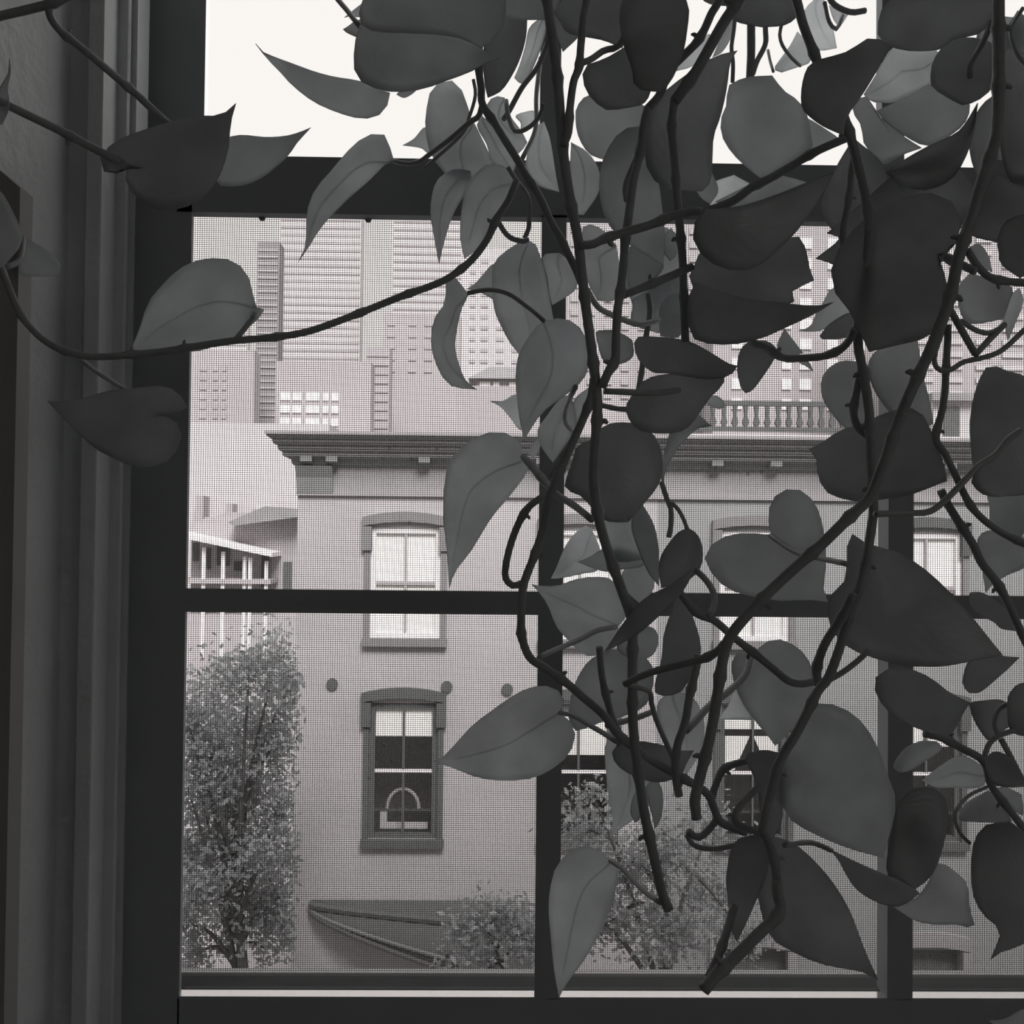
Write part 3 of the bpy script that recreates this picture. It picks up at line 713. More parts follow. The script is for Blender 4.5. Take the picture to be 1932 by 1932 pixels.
leaf('sky','C',.60,1,(290,1060),[(240,1150),(330,1320),(380,1480)],(560,1600),[(600,1450),(500,1320),(400,1150)])
leaf('sky','C',.64,2,(640,1030),[(590,1060),(640,1120),(650,1190)],(760,1150),[(770,1080),(760,1010)],rib=False)

# ---- top centre and top right
leaf('twin','C',.55,0,(1500,850),[(1250,870),(1150,980),(1140,1100),(1160,1230),(1220,1350),(1290,1420)],(1420,1460),[(1700,1350),(1800,1150),(1750,950)])
leaf('twin','S',.53,0,(1208,238),[(1175,245),(1150,275),(1135,310),(1130,350),(1138,400),(1160,440),(1200,470)],(1251,500),[(1255,450),(1250,400),(1240,330),(1225,270)])
leaf('twin','C',.48,3,(1800,300),[(1600,420),(1400,540),(1230,600),(1205,720),(1250,850),(1340,950),(1450,1005)],(1730,960),[(1800,900),(1850,700),(1850,450)],fold=.1)
leaf('trunk','C',.50,3,(1000,-80),[(900,50),(1000,200),(1060,300),(1220,335),(1400,370)],(1565,440),[(1620,330),(1750,200),(1850,50),(1750,-120),(1300,-150)],fold=.08)
leaf('twin','D',.46,3,(150,-80),[(-100,-20),(-150,150),(-120,400),(-40,620),(0,800)],(230,840),[(330,720),(430,480),(470,250),(480,60),(380,-80)],fold=.08)
leaf('fork','D',.52,3,(600,1745),[(400,1735),(240,1712),(170,1650),(100,1530),(75,1380),(100,1000),(300,800),(500,650),(700,520)],(925,460),[(860,560),(830,780),(795,960),(750,1120),(705,1250),(695,1450),(680,1650)],fold=.1)
leaf('fork','D',.55,0,(1240,690),[(1000,705),(880,765),(830,800),(825,950),(770,1100),(790,1260),(880,1400),(1000,1520)],(1140,1630),[(1300,1540),(1590,1390),(1590,1200),(1560,1050),(1480,920),(1350,830)],fold=.1)
leaf('fork','D',.58,0,(1500,1250),[(1520,1080),(1585,1090),(1700,1160),(1820,1240)],(1845,1265),[(1700,1330),(1590,1390)],rib=False)
leaf('fork','D',.52,3,(1150,-250),[(850,-150),(820,50),(880,180),(1020,225)],(1150,248),[(1330,235),(1420,195),(1480,100),(1400,-150)],fold=.05)
leaf('fork','D',.645,2,(1680,-80),[(1620,0),(1530,115),(1600,350),(1660,460)],(1830,440),[(1800,280),(1760,150),(1730,40)],fold=.1)
leaf('fork','D',.65,2,(1760,50),[(1800,180),(1860,235)],(1930,140),[(1850,90)],rib=False)
leaf('fork','D',.64,2,(1470,290),[(1400,420),(1300,560),(1260,630)],(1330,660),[(1480,610),(1590,560),(1570,400)],rib=False)
leaf('drop','S',.435,3,(1548,112),[(1525,125),(1513,160),(1512,200),(1525,218),(1552,238)],(1592,256),[(1597,222),(1625,182),(1645,150),(1668,110),(1680,85),(1640,72),(1600,97)],fold=.1)
leaf('drop','E',.62,1,(1150,560),[(1150,450),(1000,460),(830,458),(740,428),(680,500),(600,650)],(470,860),[(540,925),(640,935),(760,930),(950,835),(1080,765)],fold=.1)
leaf('drop','E',.48,3,(1500,-60),[(1100,-80),(720,0),(620,130),(600,330),(700,420),(850,460)],(1000,467),[(1170,450),(1300,360),(1520,310),(1640,180),(1650,0)],fold=.1)
leaf('slant','E',.49,3,(1480,345),[(1300,350),(1160,460),(1090,600),(1080,740),(1100,800),(1200,870),(1330,940),(1400,960)],(1530,905),[(1640,800),(1660,600),(1640,400)],fold=.1)
leaf('slant','E',.56,0,(1440,950),[(1250,880),(1085,765),(950,835),(760,930)],(590,1010),[(640,1075),(830,1230),(1060,1330),(1300,1210),(1420,1080)],fold=.1)
leaf('drop','E',.57,0,(470,1300),[(440,1130),(360,990),(460,870),(540,930),(570,1030),(830,1240)],(1000,1350),[(830,1410),(650,1500),(540,1400)],fold=.1)
leaf('slant','E',.53,3,(1510,940),[(1400,1120),(1300,1220),(1060,1330),(850,1450)],(680,1570),[(760,1650),(900,1720),(1100,1720),(1300,1600),(1450,1300)],pleat=.0035,rib=False)
leaf('slant','S',.53,3,(1820,330),[(1780,300),(1700,320),(1640,370)],(1560,440),[(1640,460),(1760,440),(1840,380)])
leaf('drop','S',.555,3,(1610,260),[(1570,330),(1550,400)],(1600,470),[(1660,420),(1670,320)])
leaf('fork','S',.60,2,(1385,330),[(1345,345),(1335,370)],(1342,392),[(1370,385),(1425,358)],rib=False)
leaf('fork','S',.56,0,(1330,300),[(1345,330),(1355,360)],(1340,385),[(1320,370),(1305,330)],rib=False)
leaf('fork','S',.57,0,(1470,330),[(1420,345),(1380,365)],(1350,380),[(1400,395),(1480,380),(1530,350)],rib=False)
leaf('trunk','C',.62,1,(1100,1300),[(1090,1500),(1100,1700),(1130,1932)],(1215,1960),[(1350,1750),(1350,1550),(1250,1390)])
leaf('edge','S',.52,3,(1900,90),[(1880,150),(1885,250),(1900,330)],(1940,370),[(1990,250),(1960,120)])
leaf('edge','S',.55,3,(1930,330),[(1880,300),(1850,340),(1850,400)],(1870,440),[(1930,420),(1980,380)])
leaf('edge','S',.58,0,(1920,20),[(1898,60),(1893,120)],(1905,160),[(1940,130),(1960,60)])

leaf('sky','S',.49,0,(1000,-70),[(940,-40),(930,10),(960,35)],(1030,38),[(1060,0),(1050,-50)])
leaf('trunk','S',.53,3,(1075,-45),[(1043,0),(1046,50)],(1062,98),[(1097,60),(1104,0)],rib=False)
leaf('fork','D',.63,2,(660,310),[(570,390),(430,540)],(360,650),[(520,600),(640,460),(695,335)],rib=False)
leaf('fork','D',.62,1,(880,175),[(800,290),(740,420)],(695,525),[(790,470),(870,330)],rib=False)
leaf('fork','S',.50,3,(1370,-60),[(1320,-40),(1318,-10),(1340,8)],(1385,12),[(1420,-10),(1410,-50)],rib=False)
leaf('edge','S',.57,3,(1900,170),[(1860,190),(1830,240),(1832,300)],(1850,345),[(1920,320),(1960,240)])
leaf('edge','S',.59,0,(1890,30),[(1850,50),(1845,90)],(1880,120),[(1930,90),(1930,40)])
leaf('twin','S',.635,1,(1240,425),[(1190,470),(1180,540)],(1215,605),[(1280,590),(1295,500),(1275,440)])
leaf('trunk','G',.62,1,(1330,470),[(1180,500),(1220,700),(1240,850)],(1265,945),[(1380,880),(1480,800),(1490,700),(1420,550)])
# ---- right of centre, upper half
leaf('twin','S',.47,3,(1330,395),[(1315,410),(1307,440),(1315,470),(1345,498),(1385,511),(1425,505),(1465,475),(1500,440),(1530,400),(1550,370)],(1574,325),[(1520,345),(1470,365),(1410,385),(1370,392)],fold=.1)
leaf('twin','S',.53,3,(1310,500),[(1330,470),(1400,480),(1500,445),(1522,480),(1527,505)],(1536,529),[(1492,552),(1494,575),(1400,585),(1330,560),(1300,530)],fold=.1)
leaf('twin','S',.49,3,(1312,533),[(1400,562),(1480,572),(1540,577)],(1573,570),[(1538,592),(1485,617),(1440,637),(1390,649),(1340,649),(1308,638),(1297,600),(1300,555)],fold=.1)
leaf('drop','H',.53,3,(1850,1330),[(1760,1270),(1590,1290),(1520,1380),(1500,1500),(1510,1600),(1540,1710)],(1578,1748),[(1640,1720),(1740,1590),(1840,1430)],rib=False)
leaf('twin','H',.51,3,(560,1290),[(600,1232),(800,1235),(1050,1270),(1250,1370),(1420,1475)],(1508,1497),[(1480,1545),(1400,1600),(1200,1620),(900,1570),(740,1560),(640,1490),(580,1400)],fold=.1)
leaf('twin','S',.52,3,(1200,735),[(1225,712),(1290,703),(1365,703),(1362,728),(1340,750)],(1318,782),[(1290,812),(1240,818),(1200,808),(1180,770)],fold=.1)
leaf('twin','K',.57,0,(430,600),[(415,450),(450,300),(480,180),(560,30),(700,0)],(822,102),[(740,112),(650,175),(570,265),(520,340),(460,450)],fold=.3)
leaf('trunk','S',.53,3,(1118,830),[(1090,840),(1080,870),(1065,920),(1090,932),(1110,950),(1130,975),(1150,985)],(1185,985),[(1215,950),(1245,910),(1250,870),(1240,830),(1210,802),(1160,797),(1130,810)],fold=.1)
leaf('trunk','S',.57,1,(1135,890),[(1128,960),(1150,1030),(1165,1060)],(1215,1055),[(1225,1000),(1200,940),(1170,900)],fold=.2)
leaf('loop','M',.585,0,(1750,560),[(1620,640),(1560,720),(1600,790)],(1740,840),[(1850,800),(1900,680),(1860,580)])
leaf('slant','M',.60,1,(1750,380),[(1640,280),(1600,160),(1650,80)],(1780,70),[(1860,160),(1850,280)])
leaf('trunk','J',.58,0,(1760,1350),[(1780,1450),(1600,1480),(1500,1500),(1400,1480),(1320,1450)],(1240,1417),[(1350,1370),(1450,1310),(1600,1285)],fold=.1)
leaf('loop','J',.645,2,(1370,1180),[(1320,1120),(1230,1180),(1150,1280),(1110,1370),(1070,1470)],(1028,1552),[(1120,1548),(1300,1510),(1420,1480),(1430,1330)],fold=.3)
leaf('loop','M',.60,1,(1570,565),[(1640,480),(1640,350),(1540,200),(1440,165),(1300,170),(1190,195),(1090,235),(980,240)],(872,228),[(950,310),(1010,410),(1070,560),(1170,680),(1290,790),(1400,800),(1540,720),(1590,640)],fold=.25)
leaf('slant','S',.48,3,(1312,1072),[(1262,1105),(1215,1130),(1180,1170)],(1140,1230),[(1170,1215),(1205,1195),(1240,1165),(1285,1120)],fold=.4)
leaf('slant','K',.52,3,(640,930),[(560,960),(480,1050),(410,1170),(400,1300)],(420,1410),[(560,1390),(700,1300),(750,1200),(750,1080),(710,980)],fold=.4)
leaf('slant','K',.55,0,(270,745),[(190,830),(180,950),(250,1150),(320,1300)],(400,1400),[(400,1150),(380,980),(340,860)])
leaf('loop','M',.60,0,(1500,760),[(1340,840),(1240,990),(1190,1140),(1170,1300),(1230,1410)],(1440,1340),[(1600,1300),(1800,1200),(1860,1000),(1830,850),(1680,770)],fold=.1)
leaf('slant','N',.53,3,(560,100),[(520,250),(440,500),(420,700),(360,950)],(430,1000),[(560,980),(640,880),(720,750),(740,600),(700,430),(620,230)])
leaf('trunk','S',.62,1,(1195,1395),[(1160,1385),(1143,1400),(1142,1440),(1148,1500),(1156,1545)],(1150,1584),[(1165,1568),(1190,1550),(1215,1530),(1235,1500),(1230,1440)],fold=.15)
leaf('loop','N',.53,3,(60,1400),[(200,1365),(400,1390),(560,1440)],(685,1442),[(620,1550),(580,1640),(400,1700),(200,1650),(60,1560),(20,1460)])
leaf('loop','P',.55,0,(950,30),[(910,120),(895,230)],(930,305),[(970,280),(985,150)],rib=False)
leaf('loop','P',.55,0,(1100,-60),[(1020,30),(1050,180),(1070,250)],(1090,355),[(1140,280),(1160,150),(1150,40)],rib=False)
leaf('slant','N',.62,1,(500,980),[(430,1010),(380,1100),(420,1300),(520,1450)],(620,1640),[(740,1450),(770,1250),(740,1120),(690,1030),(600,970)])
leaf('slant','N',.59,0,(1145,690),[(1060,640),(1000,700),(990,800),(1020,930),(1090,1080),(1200,1230),(1280,1320)],(1340,1405),[(1500,1250),(1620,1080),(1660,900),(1640,770),(1560,640),(1460,570),(1360,540),(1270,560),(1200,620)],fold=.1)
leaf('slant','N',.63,2,(880,1190),[(960,1080),(1000,980)],(1030,970),[(1110,1110),(1170,1190),(1030,1190)],rib=False)
leaf('drop','K',.55,0,(1310,985),[(1285,850),(1300,740),(1360,650),(1470,610),(1580,640),(1680,760),(1730,930),(1755,1130),(1745,1300),(1735,1430)],(1768,1528),[(1600,1510),(1400,1520),(1200,1490),(1000,1440),(870,1350),(790,1230),(770,1160),(800,1090),(900,1010),(1060,970),(1200,972)],fold=.12)
leaf('drop','S',.495,3,(1598,1062),[(1602,1007),(1640,1028),(1690,1040),(1740,1070),(1790,1115),(1835,1165),(1865,1203)],(1892,1236),[(1840,1246),(1780,1257),(1710,1256),(1650,1242),(1600,1222),(1570,1192),(1560,1150),(1570,1120),(1592,1100)],fold=.08)
leaf('edge','L',.49,3,(1285,570),[(1240,380),(1150,150),(1050,-20),(900,-40),(700,20),(560,90),(380,140),(240,240)],(118,302),[(170,350),(180,450),(210,580),(280,675),(380,715),(540,745),(750,725),(980,685),(1180,610)],fold=.08)
leaf('drop','I',.58,0,(830,1210),[(700,1200),(620,1230),(560,1290),(538,1380),(560,1480),(620,1570),(700,1660)],(830,1720),[(880,1600),(870,1400),(850,1250)],fold=.1)
leaf('drop','I',.56,0,(1020,1530),[(920,1400),(860,1250),(920,1130),(1060,1080)],(1200,1040),[(1240,1300),(1290,1500),(1300,1650),(1180,1640)],fold=.1)
leaf('slant','I',.46,3,(1340,470),[(1470,390),(1510,250),(1440,110),(1250,45),(1080,90),(900,180),(720,350),(620,520),(615,680),(680,800),(740,870)],(870,1140),[(1080,1090),(1280,1030),(1400,860),(1400,660)],fold=.06)
leaf('drop','I',.52,3,(760,450),[(700,330),(640,395)],(505,500),[(600,530),(680,560)],rib=False)
leaf('drop','I',.60,1,(740,740),[(620,700),(545,820),(500,890),(470,960)],(385,1000),[(530,998),(620,940),(735,870)],rib=False)
leaf('drop','I',.53,3,(800,940),[(740,870),(600,950)],(533,1030),[(560,1053),(720,1040)],rib=False)
leaf('drop','I',.55,0,(390,1195),[(440,1200),(465,1220)],(487,1277),[(440,1240),(395,1218)],rib=False)
leaf('drop','I',.55,0,(290,980),[(350,1060)],(420,1150),[(300,1170),(240,1100)],rib=False)
leaf('twin','H',.60,1,(1200,1830),[(1290,1765),(1370,1810)],(1395,1862),[(1340,1892),(1260,1865)],rib=False)
leaf('trunk','H',.62,1,(400,400),[(250,240),(90,240),(120,600),(150,760)],(230,905),[(380,900),(440,700)])
leaf('twin','H',.59,0,(700,300),[(540,380),(500,600),(510,780)],(560,805),[(750,700),(830,600),(800,450)])
leaf('twin','H',.62,1,(700,800),[(540,900),(550,960),(530,1060),(560,1130)],(780,1200),[(980,1180),(1000,900),(960,680)])
leaf('twin','H',.60,0,(990,830),[(880,860),(800,960),(790,1080)],(800,1230),[(980,1230),(1020,1000)])
leaf('twin','H',.58,0,(900,240),[(850,300),(830,450)],(890,545),[(950,480),(950,330)],rib=False)
leaf('trunk','H',.55,0,(220,1250),[(220,1185),(370,1180),(480,1220)],(545,1265),[(560,1400),(480,1470),(400,1480),(280,1450)])

# ---- left of centre
leaf('left','G',.56,1,(1040,350),[(920,400),(800,490),(720,590),(722,880),(740,1000),(800,1140),(880,1290),(960,1390)],(1060,1560),[(1290,1250),(1270,1050),(1240,880),(1200,650),(1150,480),(1100,370)],fold=.15)
leaf('left','G',.60,1,(900,560),[(760,900),(720,890),(630,840),(560,815)],(485,800),[(560,750),(650,650),(730,570)],rib=False)
leaf('trunk','G',.52,1,(1195,1095),[(1130,1130),(1040,1250),(965,1380),(940,1500),(930,1620),(945,1800),(970,2000)],(1008,2180),[(1060,2090),(1180,1920),(1350,1790),(1500,1680),(1600,1520),(1600,1330),(1550,1200),(1480,1115),(1390,1072),(1280,1068)],fold=.2)
leaf('trunk','G',.55,1,(500,845),[(390,700),(330,655),(300,690),(290,780),(295,915),(210,1030),(165,1170),(160,1280),(190,1440),(290,1640),(400,1700)],(575,1715),[(480,1640),(420,1500),(380,1330),(400,1150),(440,980),(480,900)],fold=.3)
leaf('loop','J',.64,2,(900,150),[(800,355),(690,240),(620,160)],(538,118),[(650,110),(750,60)],rib=False)
leaf('loop','J',.59,1,(815,560),[(780,450),(720,400),(640,365),(580,360),(480,380),(360,440),(260,530),(200,610),(165,780),(155,950),(160,1130),(185,1320),(195,1500)],(203,1640),[(240,1520),(300,1430),(380,1330),(470,1180),(560,1040),(680,900),(780,770),(850,660)],fold=.12)
leaf('loop','J',.60,1,(1190,60),[(1100,100),(1000,230),(920,350),(940,460),(980,530)],(1045,615),[(1110,520),(1190,400),(1240,280)],fold=.15)
leaf('loop','J',.62,1,(945,380),[(870,480)],(835,540),[(900,560),(950,450)],rib=False)
leaf('loop','J',.61,1,(1340,0),[(1220,100),(1215,200)],(1235,300),[(1320,150),(1380,50)],rib=False)
leaf('loop','M',.57,1,(1100,1265),[(1135,1200),(1130,1140),(1080,1080),(1000,1050),(930,1048),(830,1070),(700,1140),(560,1240),(400,1360),(260,1510),(180,1600)],(75,1665),[(200,1700),(330,1750),(450,1795),(600,1812),(740,1812),(880,1795),(1000,1740),(1120,1660),(1200,1550),(1225,1450),(1200,1360),(1150,1300)],fold=.28)
leaf('trunk','P',.57,1,(730,610),[(690,570),(620,510),(530,490),(440,515),(350,590),(280,700),(245,860),(235,1000),(250,1200),(280,1500)],(320,1720),[(370,1620),(430,1540),(520,1420),(600,1290),(690,1120),(760,920),(800,720),(780,640)],fold=.1)

# ---- lower right
leaf('low','Q',.51,3,(780,420),[(600,408),(520,430),(600,700),(640,900),(720,1210),(860,1310),(1000,1390),(1200,1460),(1480,1510)],(1610,1575),[(1500,1330),(1420,1110),(1340,940),(1230,770),(1100,620),(980,510),(880,450)],fold=.12)
leaf('low','Q',.49,3,(620,410),[(500,430),(430,500),(395,650),(385,800),(405,1000),(405,1120)],(470,1270),[(540,1130),(620,950),(720,700),(720,500)],fold=.2)
leaf('low','S',.50,0,(1500,1372),[(1525,1335),(1551,1326),(1589,1335),(1621,1357),(1643,1386),(1662,1425),(1677,1470),(1690,1520)],(1665,1618),[(1600,1600),(1540,1575),(1490,1545),(1472,1500),(1474,1440),(1485,1395)],fold=.08)
leaf('low','R',.48,3,(690,150),[(840,20),(1000,40),(1080,130),(1095,280),(1050,520),(960,740)],(830,842),[(700,760),(600,700),(640,400),(670,250)],fold=.15)
leaf('low','R',.52,3,(130,515),[(390,640),(620,740),(830,840)],(870,880),[(740,970),(640,985),(500,940),(350,840),(260,700),(210,600)],fold=.1)
leaf('low','R',.56,0,(1100,660),[(1010,640),(930,800),(830,920)],(655,985),[(820,1095),(980,1130),(1180,1130),(1310,1160),(1270,1000),(1250,800)],fold=.1)
leaf('edge','R',.46,3,(1600,300),[(1400,330),(1300,480),(1285,700),(1295,880),(1350,1010),(1430,1100),(1520,1190)],(1440,1410),[(1560,1330),(1700,1290),(1800,1000),(1800,500)],fold=.08)
leaf('edge','R',.55,0,(1420,50),[(1250,150),(1180,280)],(1300,300),[(1500,310),(1610,295),(1520,170),(1460,80)],fold=.3,tv=-.8)
leaf('edge','R',.55,0,(1480,30),[(1560,20),(1650,60)],(1690,80),[(1700,250),(1600,170)],rib=False)
leaf('edge','O',.61,1,(1600,1620),[(1570,1540),(1400,1455),(1230,1540)],(1070,1665),[(1190,1725),(1350,1725),(1500,1735),(1600,1700)],fold=.2)
leaf('edge','O',.55,0,(1200,1340),[(1080,1330),(950,1380),(870,1460),(828,1540),(840,1580)],(890,1600),[(980,1580),(1100,1500),(1240,1400)],rib=False)
leaf('edge','O',.53,3,(1090,1250),[(900,1170),(770,1070),(690,950),(668,860),(690,785),(780,728),(900,716),(1050,750),(1200,840),(1300,920)],(1480,1010),[(1440,1060),(1380,1170),(1300,1290),(1180,1280)],fold=.1)
leaf('edge','O',.51,3,(1470,930),[(1420,870),(1420,780),(1480,640),(1650,605),(1800,620)],(1895,625),[(1800,720),(1720,790),(1640,860),(1560,920)],fold=.1)
leaf('edge','O',.52,3,(1470,1010),[(1600,990),(1780,1000)],(1900,1150),[(1750,1250),(1650,1340),(1560,1240),(1500,1130)])
leaf('edge','O',.53,3,(1885,405),[(1800,250),(1740,180),(1640,110),(1560,75)],(1478,78),[(1465,140),(1500,220),(1600,290),(1680,330),(1740,385)],rib=False)
leaf('edge','O',.50,3,(1860,870),[(1800,950),(1790,1100),(1820,1250)],(1950,1300),[(2050,1100),(1950,850)])
leaf('edge','O',.48,3,(1600,1480),[(1700,1420),(1850,1500),(1932,1640)],(2050,1680),[(1932,1720),(1700,1710),(1620,1600)])
leaf('edge','L',.57,0,(1960,1050),[(1800,1000),(1610,990),(1530,1090),(1580,1250),(1590,1400)],(1612,1512),[(1680,1430),(1800,1360),(1950,1280)],fold=.1)
leaf('edge','S',.53,3,(1900,700),[(1865,690),(1842,730),(1830,790),(1832,850),(1838,890),(1850,910)],(1870,935),[(1960,900),(1990,800),(1950,720)],fold=.1)
leaf('edge','L',.48,3,(1900,160),[(1700,340),(1560,430),(1490,560),(1520,630),(1600,690),(1700,705)],(1780,700),[(1990,650),(1990,300)],fold=.1)
leaf('edge','L',.55,0,(1620,690),[(1640,800),(1650,930),(1750,1010)],(1900,1060),[(1990,900),(1960,700),(1800,680)])
leaf('edge','S',.52,3,(1880,330),[(1835,390),(1828,440)],(1880,457),[(1960,450),(1960,340)])
leaf('edge','S',.49,3,(1950,400),[(1900,415),(1882,450),(1885,480),(1890,500)],(1925,525),[(1990,480)],rib=False)
leaf('edge','I',.58,0,(1560,600),[(1480,700),(1490,850),(1530,930),(1600,950)],(1790,915),[(1830,800),(1850,700),(1700,640)])
leaf('edge','I',.60,1,(1900,700),[(1800,780),(1780,830),(1800,960)],(1820,1065),[(1870,950),(1925,800)],rib=False)
leaf('edge','I',.54,0,(1560,420),[(1620,400),(1670,450),(1700,520)],(1710,592),[(1640,560),(1580,480)],rib=False)
leaf('edge','R',.47,0,(1850,1850),[(1710,1815),(1650,1840),(1550,1895)],(1425,1905),[(1500,1950),(1700,1990)],rib=False)
leaf('low','S',.50,3,(1440,1415),[(1405,1425),(1415,1450),(1430,1490),(1435,1540)],(1450,1592),[(1475,1550),(1474,1480),(1475,1425)],fold=.3)

# ---- stems (w >= 12) and petioles: pixel width, depth at both ends, points
rs = random.Random(5)
def stem(vine, cr, w, d0, d1, pts, name=None, mat=None, taper=1.0):
    P = [cv(cr, p) for p in pts]
    if w >= 12 and P[0].y < -20: P.insert(0, Vector((P[0].x + (P[0].x-P[1].x)*.6, P[0].y - 260)))
    C2 = resample(catmull(P, 8), max(10, int(sum((P[i+1]-P[i]).length for i in range(len(P)-1))/9)))
    n_ = len(C2); name = name or ('stem' if w >= 12 else 'petiole')
    run, nxt = 0.0, rs.uniform(40, 90); nodes = []
    pos, rad = [], []
    for i, p in enumerate(C2):
        t = i/(n_-1); D = (d0 + (d1-d0)*t)*DS
        if i: run += (p - C2[i-1]).length
        pos.append(at(p.x, p.y, min(D, .60))); rad.append(w*.565*D/FPX*(1 + (taper-1)*t)*rs.uniform(.985, 1.015))
        if name == 'stem' and run > nxt and 3 < i < n_-4: nodes.append(i); nxt = run + rs.uniform(90, 170)
    for k in nodes:
        for j, g in ((-1, 1.12), (0, 1.32), (1, 1.12)): rad[k+j] *= g
    mb = MB(); mb.tube(pos, rad, 9)
    o = mb.build(name, M[mat or ('stem' if name == 'stem' else 'petiole')], V[vine], True)
    for k in nodes:
        if rs.random() < .4:
            sd = rs.choice((-1, 1)); a = pos[k]; tdir = (pos[k+1]-pos[k-1]).normalized()
            side = tdir.cross(Vector((0,1,0))).normalized()*sd
            mb = MB(); mb.tube([a, a+side*rad[k]*1.3, a+side*rad[k]*1.7+tdir*rad[k]*.3], [rad[k]*.5, rad[k]*.4, rad[k]*.2], 6); mb.build('aerial_root', M['stem'], o, True)
    return o
S_ = 'S'
# left and corner
stem('left',S_,12,.50,.55,[(-60,380),(-20,460),(0,500),(30,575),(60,620),(100,652),(150,670),(200,673),(245,669),(300,664),(360,655),(440,643),(500,638),(560,630),(605,618),(680,590),(760,558),(812,540),(850,522),(890,490),(920,450),(937,412),(958,380),(975,340)])
stem('left',S_,8,.545,.585,[(150,676),(180,700),(228,730),(260,750),(310,783)])
stem('left',S_,9,.55,.55,[(484,580),(478,596),(462,620),(445,640)])
stem('left',S_,10,.51,.53,[(10,505),(38,490),(45,450)])
stem('corner',S_,15,.47,.47,[(-90,52),(0,30),(52,18),(110,2),(160,-25)])
stem('corner',S_,13,.47,.55,[(92,15),(96,34),(116,60),(155,91),(207,135),(259,179),(311,228),(360,270),(400,297)])
stem('corner',S_,14,.46,.50,[(-60,165),(0,192),(52,217),(116,248),(181,282),(239,312)])
# sky vine
stem('sky',S_,13,.53,.53,[(930,-60),(915,0),(906,60),(904,132),(908,166),(910,197),(933,232),(953,265),(974,298),(995,335),(1020,375),(1039,418),(1055,446),(1074,483),(1086,508),(1097,535)])
stem('sky',S_,10,.53,.58,[(910,197),(903,220),(890,228),(851,261),(812,290),(792,305),(768,309),(744,304)],taper=.8)
stem('sky',S_,9,.55,.50,[(620,-25),(638,0),(655,20),(672,42),(678,49)])
stem('sky',S_,8,.54,.60,[(985,300),(1010,245),(1012,180),(1020,110)])
stem('sky',S_,8,.53,.57,[(1025,196),(1020,215),(1005,235),(985,247),(970,246),(958,215),(955,190)])
stem('sky',S_,9,.53,.585,[(1035,75),(1015,125),(985,165),(962,207),(950,225)])
stem('sky',S_,8,.56,.57,[(958,315),(974,340),(991,362),(999,383),(999,405),(997,432),(989,450)])
stem('left',S_,9,.55,.56,[(937,413),(952,438),(966,450),(987,455),(996,452)])
stem('sky',S_,6,.58,.585,[(893,150),(897,180),(885,222),(870,255),(800,318)])
# middle trunk
stem('trunk',S_,17,.455,.50,[(1022,-70),(1032,0),(1040,60),(1050,130),(1055,190),(1060,260),(1068,330),(1078,390),(1090,450),(1098,520),(1108,600),(1120,690),(1127,760),(1122,850),(1120,910),(1130,980),(1150,1050),(1175,1120),(1192,1175),(1193,1240),(1193,1300),(1195,1380),(1203,1450),(1215,1530),(1230,1600),(1248,1680),(1262,1716)])
stem('trunk',S_,13,.46,.465,[(1112,-50),(1101,31),(1096,83),(1092,128),(1082,155),(1075,207),(1073,248),(1063,275)])
stem('trunk',S_,11,.465,.48,[(1092,120),(1115,112),(1140,95),(1165,88),(1180,60)])
stem('trunk',S_,15,.47,.47,[(1092,463),(1117,461),(1142,450),(1173,440),(1225,425),(1266,409),(1308,399),(1324,401)])
stem('trunk',S_,10,.475,.56,[(1107,546),(1128,579),(1152,593),(1183,606),(1208,612),(1243,604)])
stem('trunk',S_,8,.54,.52,[(883,553),(904,549),(925,547),(946,550),(966,558),(987,573),(1008,589),(1027,606)])
stem('trunk',S_,9,.49,.60,[(1086,730),(1072,758),(1065,784),(1070,802),(1082,812)])
stem('trunk',S_,9,.50,.57,[(1246,1703),(1221,1686),(1198,1665),(1174,1639),(1151,1624)],taper=.85)
stem('trunk',S_,12,.52,.55,[(1131,1222),(1135,1271),(1145,1318),(1159,1364),(1177,1397)])
stem('trunk',S_,10,.55,.58,[(1145,1369),(1173,1362),(1200,1355),(1231,1343)])
# loop
stem('loop',S_,14,.50,.51,[(1120,715),(1114,753),(1098,795),(1080,835),(1063,874),(1045,916),(1033,951),(1024,998),(1010,1044),(996,1079),(986,1114),(983,1178),(986,1208),(1000,1241),(1028,1260),(1068,1288),(1103,1318),(1138,1348),(1164,1383),(1197,1411),(1243,1443),(1290,1469),(1332,1495),(1348,1527),(1357,1548),(1378,1560),(1408,1570)])
stem('loop',S_,12,.51,.515,[(1024,937),(998,956),(979,986),(963,1028),(954,1068),(954,1091),(968,1105),(986,1100)])
stem('loop',S_,12,.58,.48,[(988,862),(1010,888),(1038,921),(1056,937),(1086,956),(1116,980)])
stem('loop',S_,9,.51,.59,[(1017,1241),(1045,1227),(1091,1208),(1126,1190),(1161,1183)])
stem('loop',S_,8,.57,.515,[(1056,1345),(1080,1350),(1110,1367),(1138,1383),(1163,1399)],taper=1.15)
stem('loop',S_,6,.55,.54,[(1082,823),(1058,860),(1038,900)])
stem('loop',S_,12,.52,.53,[(1343,1511),(1348,1488),(1364,1453),(1395,1439),(1425,1434)])
stem('loop',S_,12,.515,.52,[(1298,1568),(1318,1580),(1340,1562),(1353,1544)])
stem('loop',S_,9,.52,.51,[(1296,1574),(1308,1594),(1345,1602),(1390,1594)])
